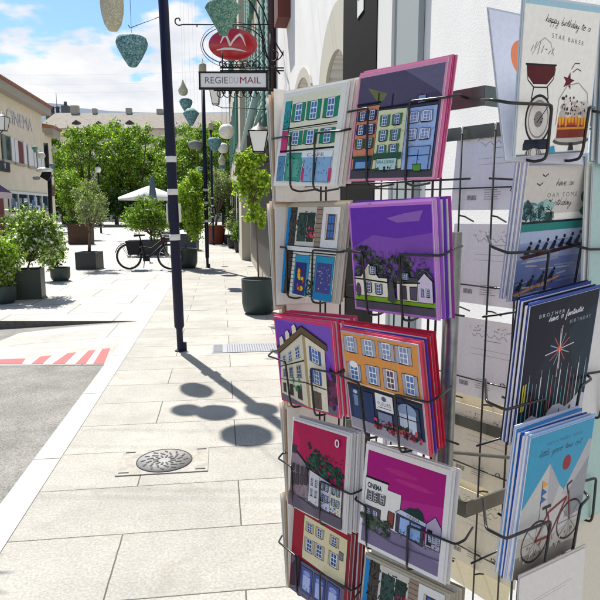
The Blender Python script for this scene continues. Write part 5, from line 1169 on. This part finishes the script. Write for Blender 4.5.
P = {'C2R1': (.1277, .8235, 1.6652, -48.2, 7.2, 1.1), 'C2R2': (.1224, .7961, 1.4839, -51.4, -4.5, -1.8), 'C2R3': (.1124, .779, 1.3076, -53.8, -7.5, -2.4), 'C2R4': (.1447, .7811, 1.1321, -48.0, 9.0, -2.6),
     'C1R1': (.0125, .9462, 1.6622, -50.7, 7.4, 2.0), 'C1R2': (.0164, .9549, 1.484, -54.0, 6.9, 0), 'C1R3': (.0086, .9416, 1.2989, -51.2, -3.6, -3.6), 'C1R4': (.0284, .911, 1.1267, -54.3, 8.3, -6.0), 'C1R5': (.032, .935, .950, -52, 8, -4.0),
     'C3R1': (.2725, .6496, 1.6845, 33.0, -4.9, -5.3), 'C3R2': (.3096, .7171, 1.5271, 28.5, -7.3, -2.6), 'C3R3': (.2939, .656, 1.3734, 33.0, -7.3, -5.0), 'C3R4': (.2871, .6251, 1.2303, 35, -3.3, 1.2)}
P.update({'C3R1b': (.2684, .695, 1.6842, 28, 12, -.1), 'C3R5': (.2865, .612, 1.072, 34, 2, 3.0), 'C2R5': (.1445, .772, .957, -47, 11, -3.2)})
def stack(key, size, art, label, env, extra, step, desc, ecols, dyaw=.6, droll=0, paper='#efece4', **kw):
    card(P[key], size, art, label, env, paper, **kw)
    for k in range(1, extra + 1):
        c = ecols[(k - 1) % len(ecols)]
        card(behind(P[key], k, step, dyaw, droll), size, (lambda a, c=c: a.rect(.02, .02, .98, .98, c)), '%s card behind %s' % (['next', 'second', 'third', 'fourth', 'fifth'][k - 1], desc), c, paper='#e8e2e4')
stack('C2R1', SQ, art_town_grey, 'square card of orange, green and blue townhouses under a slate grey sky', '#e37fa6', 3, (-.0006, .0036, .001), 'the slate sky townhouse card, showing a pink edge', ['#d85a8a', '#c23a62', '#eaa0c0'])
stack('C2R2', SQ, art_purple, 'square card of white cottages and dark trees under a violet sky', '#cf8fd8', 3, (.0034, .0034, .0006), 'the violet sky cottage card, showing a purple edge', ['#a958c8', '#6a3ab0', '#9a3a90'], 1.2)
stack('C2R3', SQ, art_orange, 'square card of an orange facade above a dark blue flower shop', '#e2455f', 5, (.0008, .0034, .0014), 'the orange facade card, showing its coloured edge', ['#e36a7c', '#5a3fae', '#d81f3c', '#d42a48', '#c8203e'], 1.0)
stack('C2R4', SQ, art_cinema, 'square white bordered card of a cinema under a magenta sky', '#e9e4da', 1, (.003, .004, .001), 'the magenta sky cinema card', ['#e4dfd4'])
stack('C1R1', SQ, art_green, 'square card of a cream house with rows of green shutters', '#ece8dc', 3, (.004, .0045, .002), 'the green shutter card, showing a cream edge', ['#e9e4d4', '#d9d2c0', '#efe9dc'])
stack('C1R2', SQ, art_blue_shop, 'square card of a brick street house over bright blue shopfronts', '#b9ae98', 2, (.0035, .0045, .001), 'the blue shopfront card, showing a tan edge', ['#c8bfae', '#a89a84'], -1.5)
stack('C1R3', SQ, art_corner, 'square card of a cream corner building under a purple sky', '#e0456f', 5, (.0042, .0046, .0010), 'the purple sky corner building card, showing a red pink edge', ['#e0355c', '#e85a86', '#d81f44', '#d43458', '#e0507a'], .8)
stack('C1R4', SQ, art_old_town, 'square card of an old town street and green trees under a crimson sky', '#ddd8d0', 3, (.0042, .0040, .001), 'the crimson sky street card, showing a grey white edge', ['#d9d4cc', '#c4beb8', '#e2ddd6'])
stack('C1R5', SQ, art_cream_red, 'square card of a cream building with blue arches, lowest in the far column', '#8a2434', 3, (.0042, .0044, .001), 'the cream building card, showing a dark red edge', ['#7a1c2c', '#9a2c3c', '#6a1826'])
stack('C2R5', SQ, art_blue_shop, 'square card of the blue shop street, half cut by the bottom edge', '#b0a68c', 3, (.003, .0045, .0016), 'the bottom blue shop card, showing a tan edge', ['#b8ad94', '#c9c0a8', '#a89c80'])
stack('C3R1', (.125, .150), art_baker, 'tall birthday card with kitchen scales and a cake for a star baker', '#c9d3da', 1, (.002, .004, .002), 'the star baker card', ['#b8c4cc'])
card(P['C3R1b'], TA, art_dot, 'tall pale lilac card with one orange dot, leaning out behind the baker card', '#b9bccb')
stack('C3R2', TA, art_oar, 'tall birthday card with a rowing crew on lilac water', '#a6abc4', 3, (-.0026, .0036, .0012), 'the rowing card, showing a lilac edge', ['#b4b8d0', '#8f95b4', '#a8acc8'], .4, .15)
stack('C3R3', TA, art_fantastic, 'tall navy birthday card with a red and white firework star', '#3a4f9a', 3, (-.0026, .0036, .0012), 'the navy firework card, showing a dark blue edge', ['#14203e', '#28408c', '#101a34'], .4, .15)
stack('C3R4', TA, art_bike, 'tall blue card with a red bicycle in front of white mountains', '#8fb0d8', 4, (-.0028, .0034, .0014), 'the red bicycle card, showing a blue edge', ['#c4cfe4', '#1f4aa8', '#2a7fc0', '#b8c0d8'], .4, .2)
card(P['C3R5'], TA, art_plain, 'plain pale card in the lowest pocket under the bicycle card', '#c8c0b6')
# fourth column, mostly outside the right edge
w3 = Vector((math.cos(rad(33)), math.sin(rad(33)), 0))
C4L = ['card with a teal band at the right edge beside the star baker card', 'pale card at the right edge beside the rowing card', 'white card at the right edge beside the navy card', 'pale green card at the right edge beside the bicycle card', 'tan card at the right edge, lowest']
for k, (key, at_, ec) in enumerate((('C3R1', art_teal, '#7fa0b0'), ('C3R2', lambda a: a.rect(0, 0, 1, 1, '#a9c4c0'), '#cfd6d4'), ('C3R3', lambda a: (a.rect(0, 0, 1, 1, '#d6d4d0'), a.text('2531', .02, .3, .09, '#333333', rot=1.4)), '#d8d8d8'), ('C3R4', lambda a: a.rect(0, 0, 1, 1, '#a9c4bc'), '#cfd6d4'), ('C3R5', lambda a: a.rect(0, 0, 1, 1, '#cfc8b8'), '#8a7250'))):
    x, y, z, yw, ln, rl = P[key]; q = Vector((.27, .66, z)) + w3 * .156
    card((q.x, q.y, z, 33, 3, 2), TA, at_, C4L[k], ec); card(behind((q.x, q.y, z, 33, 3, 2), 1, (-.004, .006, .002)), TA, None, 'rear card tucked behind the ' + ['teal band', 'pale grey green', 'white', 'pale green', 'tan'][k] + ' card at the right edge', ec)
# cards of the far sides, seen from their backs
eb = Vector((-math.sin(rad(51)) * -1, math.cos(rad(51)), 0))
ROWZ = (1.625, 1.45, 1.27, 1.095, .92)
ordn = ['topmost', 'second', 'third', 'fourth', 'lowest']
for i, z in enumerate(ROWZ):
    card((.352, 1.085, z, 129, -6, .5), (.178, .15), art_back, '%s card seen from its white printed back through the rack' % ordn[i], None, back=True, seed=i + 1)
    if i > 1: card((.36, 1.10, z - .09, 127, -8, -2), (.15, .10), None, 'blank cream card beside the %s white back, inside the rack' % ordn[i], None, paper='#f6eccb', back=True)
    for j in range(4):
        c_ = ['#dcd9d6', '#e6dcc8', '#b79a7c', '#efe9e0'][j]
        o_ = Vector((-.545, .839, 0)) * (-.006 * j) ; zc = z + .02
        card((.003 + o_.x + (.02 if i > 1 else 0), 1.058 + o_.y, zc + .003 * j, -147, -5, 1 - j), (.13, .185), None, '%s row, %s cream card seen edge on at the left of the rack' % (ordn[i], ['outer', 'second', 'third', 'innermost'][j]), None, paper=c_)

# --- the rack itself
A_ = Vector((.230, .762, 0)); u_ = Vector((math.cos(rad(129)), math.sin(rad(129)), 0)); w_ = w3; B_ = A_ + u_ * .36; D_ = A_ + w_ * .30; E_ = B_ + w_ * .30
rack = thing('card_rack', 'tall black wire postcard rack with grey steel tube, filled with cards', 'card rack', ((A_ + E_) / 2)[:])
b = MB(); tp = Vector((.2115, .815, 0)); b.tube([tp + Vector((0, 0, .06)), tp + Vector((0, 0, 1.52))], .0112, 20); b.build('corner_tube', M_tube, rack)
M_hoop = mat('hoop_metal', (.15, .155, .135), .36, metal=.7, noise=.15, nscale=30)
def hoop(z, h):
    b = MB(); t_ = .003
    pts = [A_ + u_*.02 , A_ + u_*.335, ] 
    C4 = [A_ - (u_ + w_) * -.006, B_, E_, D_]
    for i in range(4):
        p, q = C4[i], C4[(i + 1) % 4]; d = (q - p).normalized(); n = Vector((-d.y, d.x, 0)) * t_ / 2; e = d * .0015
        b.hexa([p + n - e + Vector((0, 0, z)), p - n - e + Vector((0, 0, z)), q - n + e + Vector((0, 0, z)), q + n + e + Vector((0, 0, z)), p + n - e + Vector((0, 0, z + h)), p - n - e + Vector((0, 0, z + h)), q - n + e + Vector((0, 0, z + h)), q + n + e + Vector((0, 0, z + h))])
    b.build('hoop', M_hoop, rack)
hoop(1.680, .024); hoop(1.125, .022); hoop(.35, .022)
b = MB()
for p, q in ((A_, E_), (B_, D_)):
    for z in (1.14, .36): b.tube([p + Vector((0, 0, z - .008)), q + Vector((0, 0, z - .008))], .003, 6)
b.tube([(A_ + E_) / 2, (A_ + E_) / 2 + Vector((0, 0, 1.14))], .014, 14); b.tube([tp + Vector((0, 0, 1.13)), (A_ + E_) / 2 + Vector((0, 0, 1.13))], .006, 8); b.tube([tp + Vector((0, 0, .36)), (A_ + E_) / 2 + Vector((0, 0, .36))], .006, 8)
for k in range(4): a0_ = k * math.pi / 2 + .5; b.tube([(A_ + E_) / 2 + Vector((0, 0, .06)), (A_ + E_) / 2 + Vector((math.cos(a0_) * .3, math.sin(a0_) * .3, .03))], .012, 8)
b.build('base', M_hoop, rack)
def side_grid(p0, d, length, fr, z0=.45, z1=1.80, levels=(1.59, 1.41, 1.23, 1.055, .88, .70)):
    b = MB()
    for f_ in fr: q = p0 + d * f_; b.tube([q + Vector((0, 0, z0)), q + Vector((0, 0, z1))], .0018, 6)
    for z in levels: b.tube([p0 + d * .005 + Vector((0, 0, z)), p0 + d * (length - .005) + Vector((0, 0, z))], .0015, 6)
    b.build('wire_grid', M_wire, rack)
side_grid(A_ + u_ * .012, u_, .345, (.052, .065, .10, .113, .235, .248, .285, .298), z1=1.70)
side_grid(A_ + w_ * .01, w_, .29, (.10, .115, .225, .24), z1=1.70)
# far side grid crossing the gap at the columns seen in the photo
def on_line(p, d, px, z=1.45):
    lo, hi = -.1, .5
    f_ = lambda s_: (lambda P_: 300 + F * P_.x / (P_.y * cp + (EYE - z) * sp))(p + d * s_)
    a0_, a1_ = f_(lo), f_(hi)
    for _ in range(40):
        m_ = (lo + hi) / 2
        if (f_(m_) > px) == (a1_ > a0_): hi = m_
        else: lo = m_
    return lo
q0 = E_ + (-Vector((.777, .629, 0)) * .012); dd = (D_ - E_).normalized()
side_grid(q0, dd, .36, [on_line(q0, dd, px) for px in (457, 489, 516)] + [.30], z1=1.69)
side_grid(B_ + w_ * .01, w_, .28, (.05, .09, .17, .21), z1=1.70)
# hooks on the far hoop
b = MB()
for px in (457, 489): s_ = on_line(q0, dd, px); q = q0 + dd * s_ + Vector((0, 0, 1.69)); b.tube([q, q + Vector((0, 0, .012)), q + Vector((.006, .012, .012)), q + Vector((.008, .016, -.01))], .0024, 6)
b.build('hook', mat('chrome', (.6, .6, .58), .2, metal=1), rack)
def holder(pose, size, uL, uR, v, arms=(.1, .1), back=.045, lean0=True, skip=''):
    x, y, z, yaw, lean, roll = pose; w, h = size; back = .10 if yaw > 0 else back; R = RM(yaw, lean * .6, roll * .6); c = Vector((x, y, z))
    pt = lambda u, v_, off: tuple(c + R @ Vector(((u - .5) * w, -off, (v_ - .5) * h)))
    b = MB(); r_ = .0017
    def rnd(L):    # round the corners a little
        out = [Vector(L[0])]
        for i in range(1, len(L) - 1):
            p, q, n_ = Vector(L[i - 1]), Vector(L[i]), Vector(L[i + 1]); a_ = q + (p - q).normalized() * .004; e_ = q + (n_ - q).normalized() * .004; out += [a_, (a_ + e_) / 2 * .5 + q * .5, e_]
        return out + [Vector(L[-1])]
    if 'L' not in skip: b.tube(rnd([pt(.02, v + .06, -.05), pt(-arms[0] * 1.0, v + .03, -.014), pt(-arms[0] * .75, v + .0, .004), pt(uL, v, .009), pt(uL + .02, .03, .006), pt(uL + .03, -.035, .003), pt(uL + .05, -.05, -.012), pt(uL + .05, .0, -.05)]), r_, 7)
    if 'R' not in skip: b.tube(rnd([pt(1 + arms[1] * .5, v + .05, -back), pt(1 + arms[1], v + .03, -.010), pt(1 + arms[1] * .75, v + .0, .003), pt(uR, v, .009), pt(uR - .0, .03, .006), pt(uR - .0, -.035, .003), pt(uR + .02, -.05, -.012), pt(uR + .02, .0, -back)]), r_, 7)
    b.build('card_pocket', M_wire, rack)
holder(P['C2R1'], SQ, .22, .70, .66); holder(P['C2R2'], SQ, .20, .66, .56); holder(P['C2R3'], SQ, .25, .72, .52); holder(P['C2R4'], SQ, .10, .62, .40, (.10, .14)); holder(P['C2R5'], SQ, .15, .6, .5)
holder(P['C1R1'], SQ, .28, .68, .52, (.14, .05)); holder(P['C1R2'], SQ, .14, .62, .52, (.2, .05)); holder(P['C1R3'], SQ, .22, .66, .50, (.22, .05)); holder(P['C1R4'], SQ, .10, .62, .45, (.30, .12)); holder(P['C1R5'], SQ, .15, .6, .45, (.32, .1))
holder(P['C3R1'], (.125, .150), .33, .86, .33, (.20, .04)); holder(P['C3R2'], TA, .34, .80, .36, (.22, .05)); holder(P['C3R3'], TA, .28, .80, .32, (.30, .08)); holder(P['C3R4'], TA, .36, .84, .38, (.30, .10)); holder(P['C3R5'], TA, .3, .8, .4, (.2, .1))
for k, key in enumerate(('C3R1', 'C3R2', 'C3R3', 'C3R4')):
    z = P[key][2]; q = Vector((.27, .66, z)) + w3 * .156; holder((q.x, q.y, z, 33, 3, 2), TA, .3, .8, .35)
b = MB()
for z in ROWZ:
    for px in (457, 489):
        b = MB(); q = q0 + dd * on_line(q0, dd, px) + Vector((0, 0, z - .085)); b.tube([q, q + Vector((.012, .006, -.002)), q + Vector((.034, .02, -.012))], .0017, 6); b.build('wire_hook', M_wire, rack)
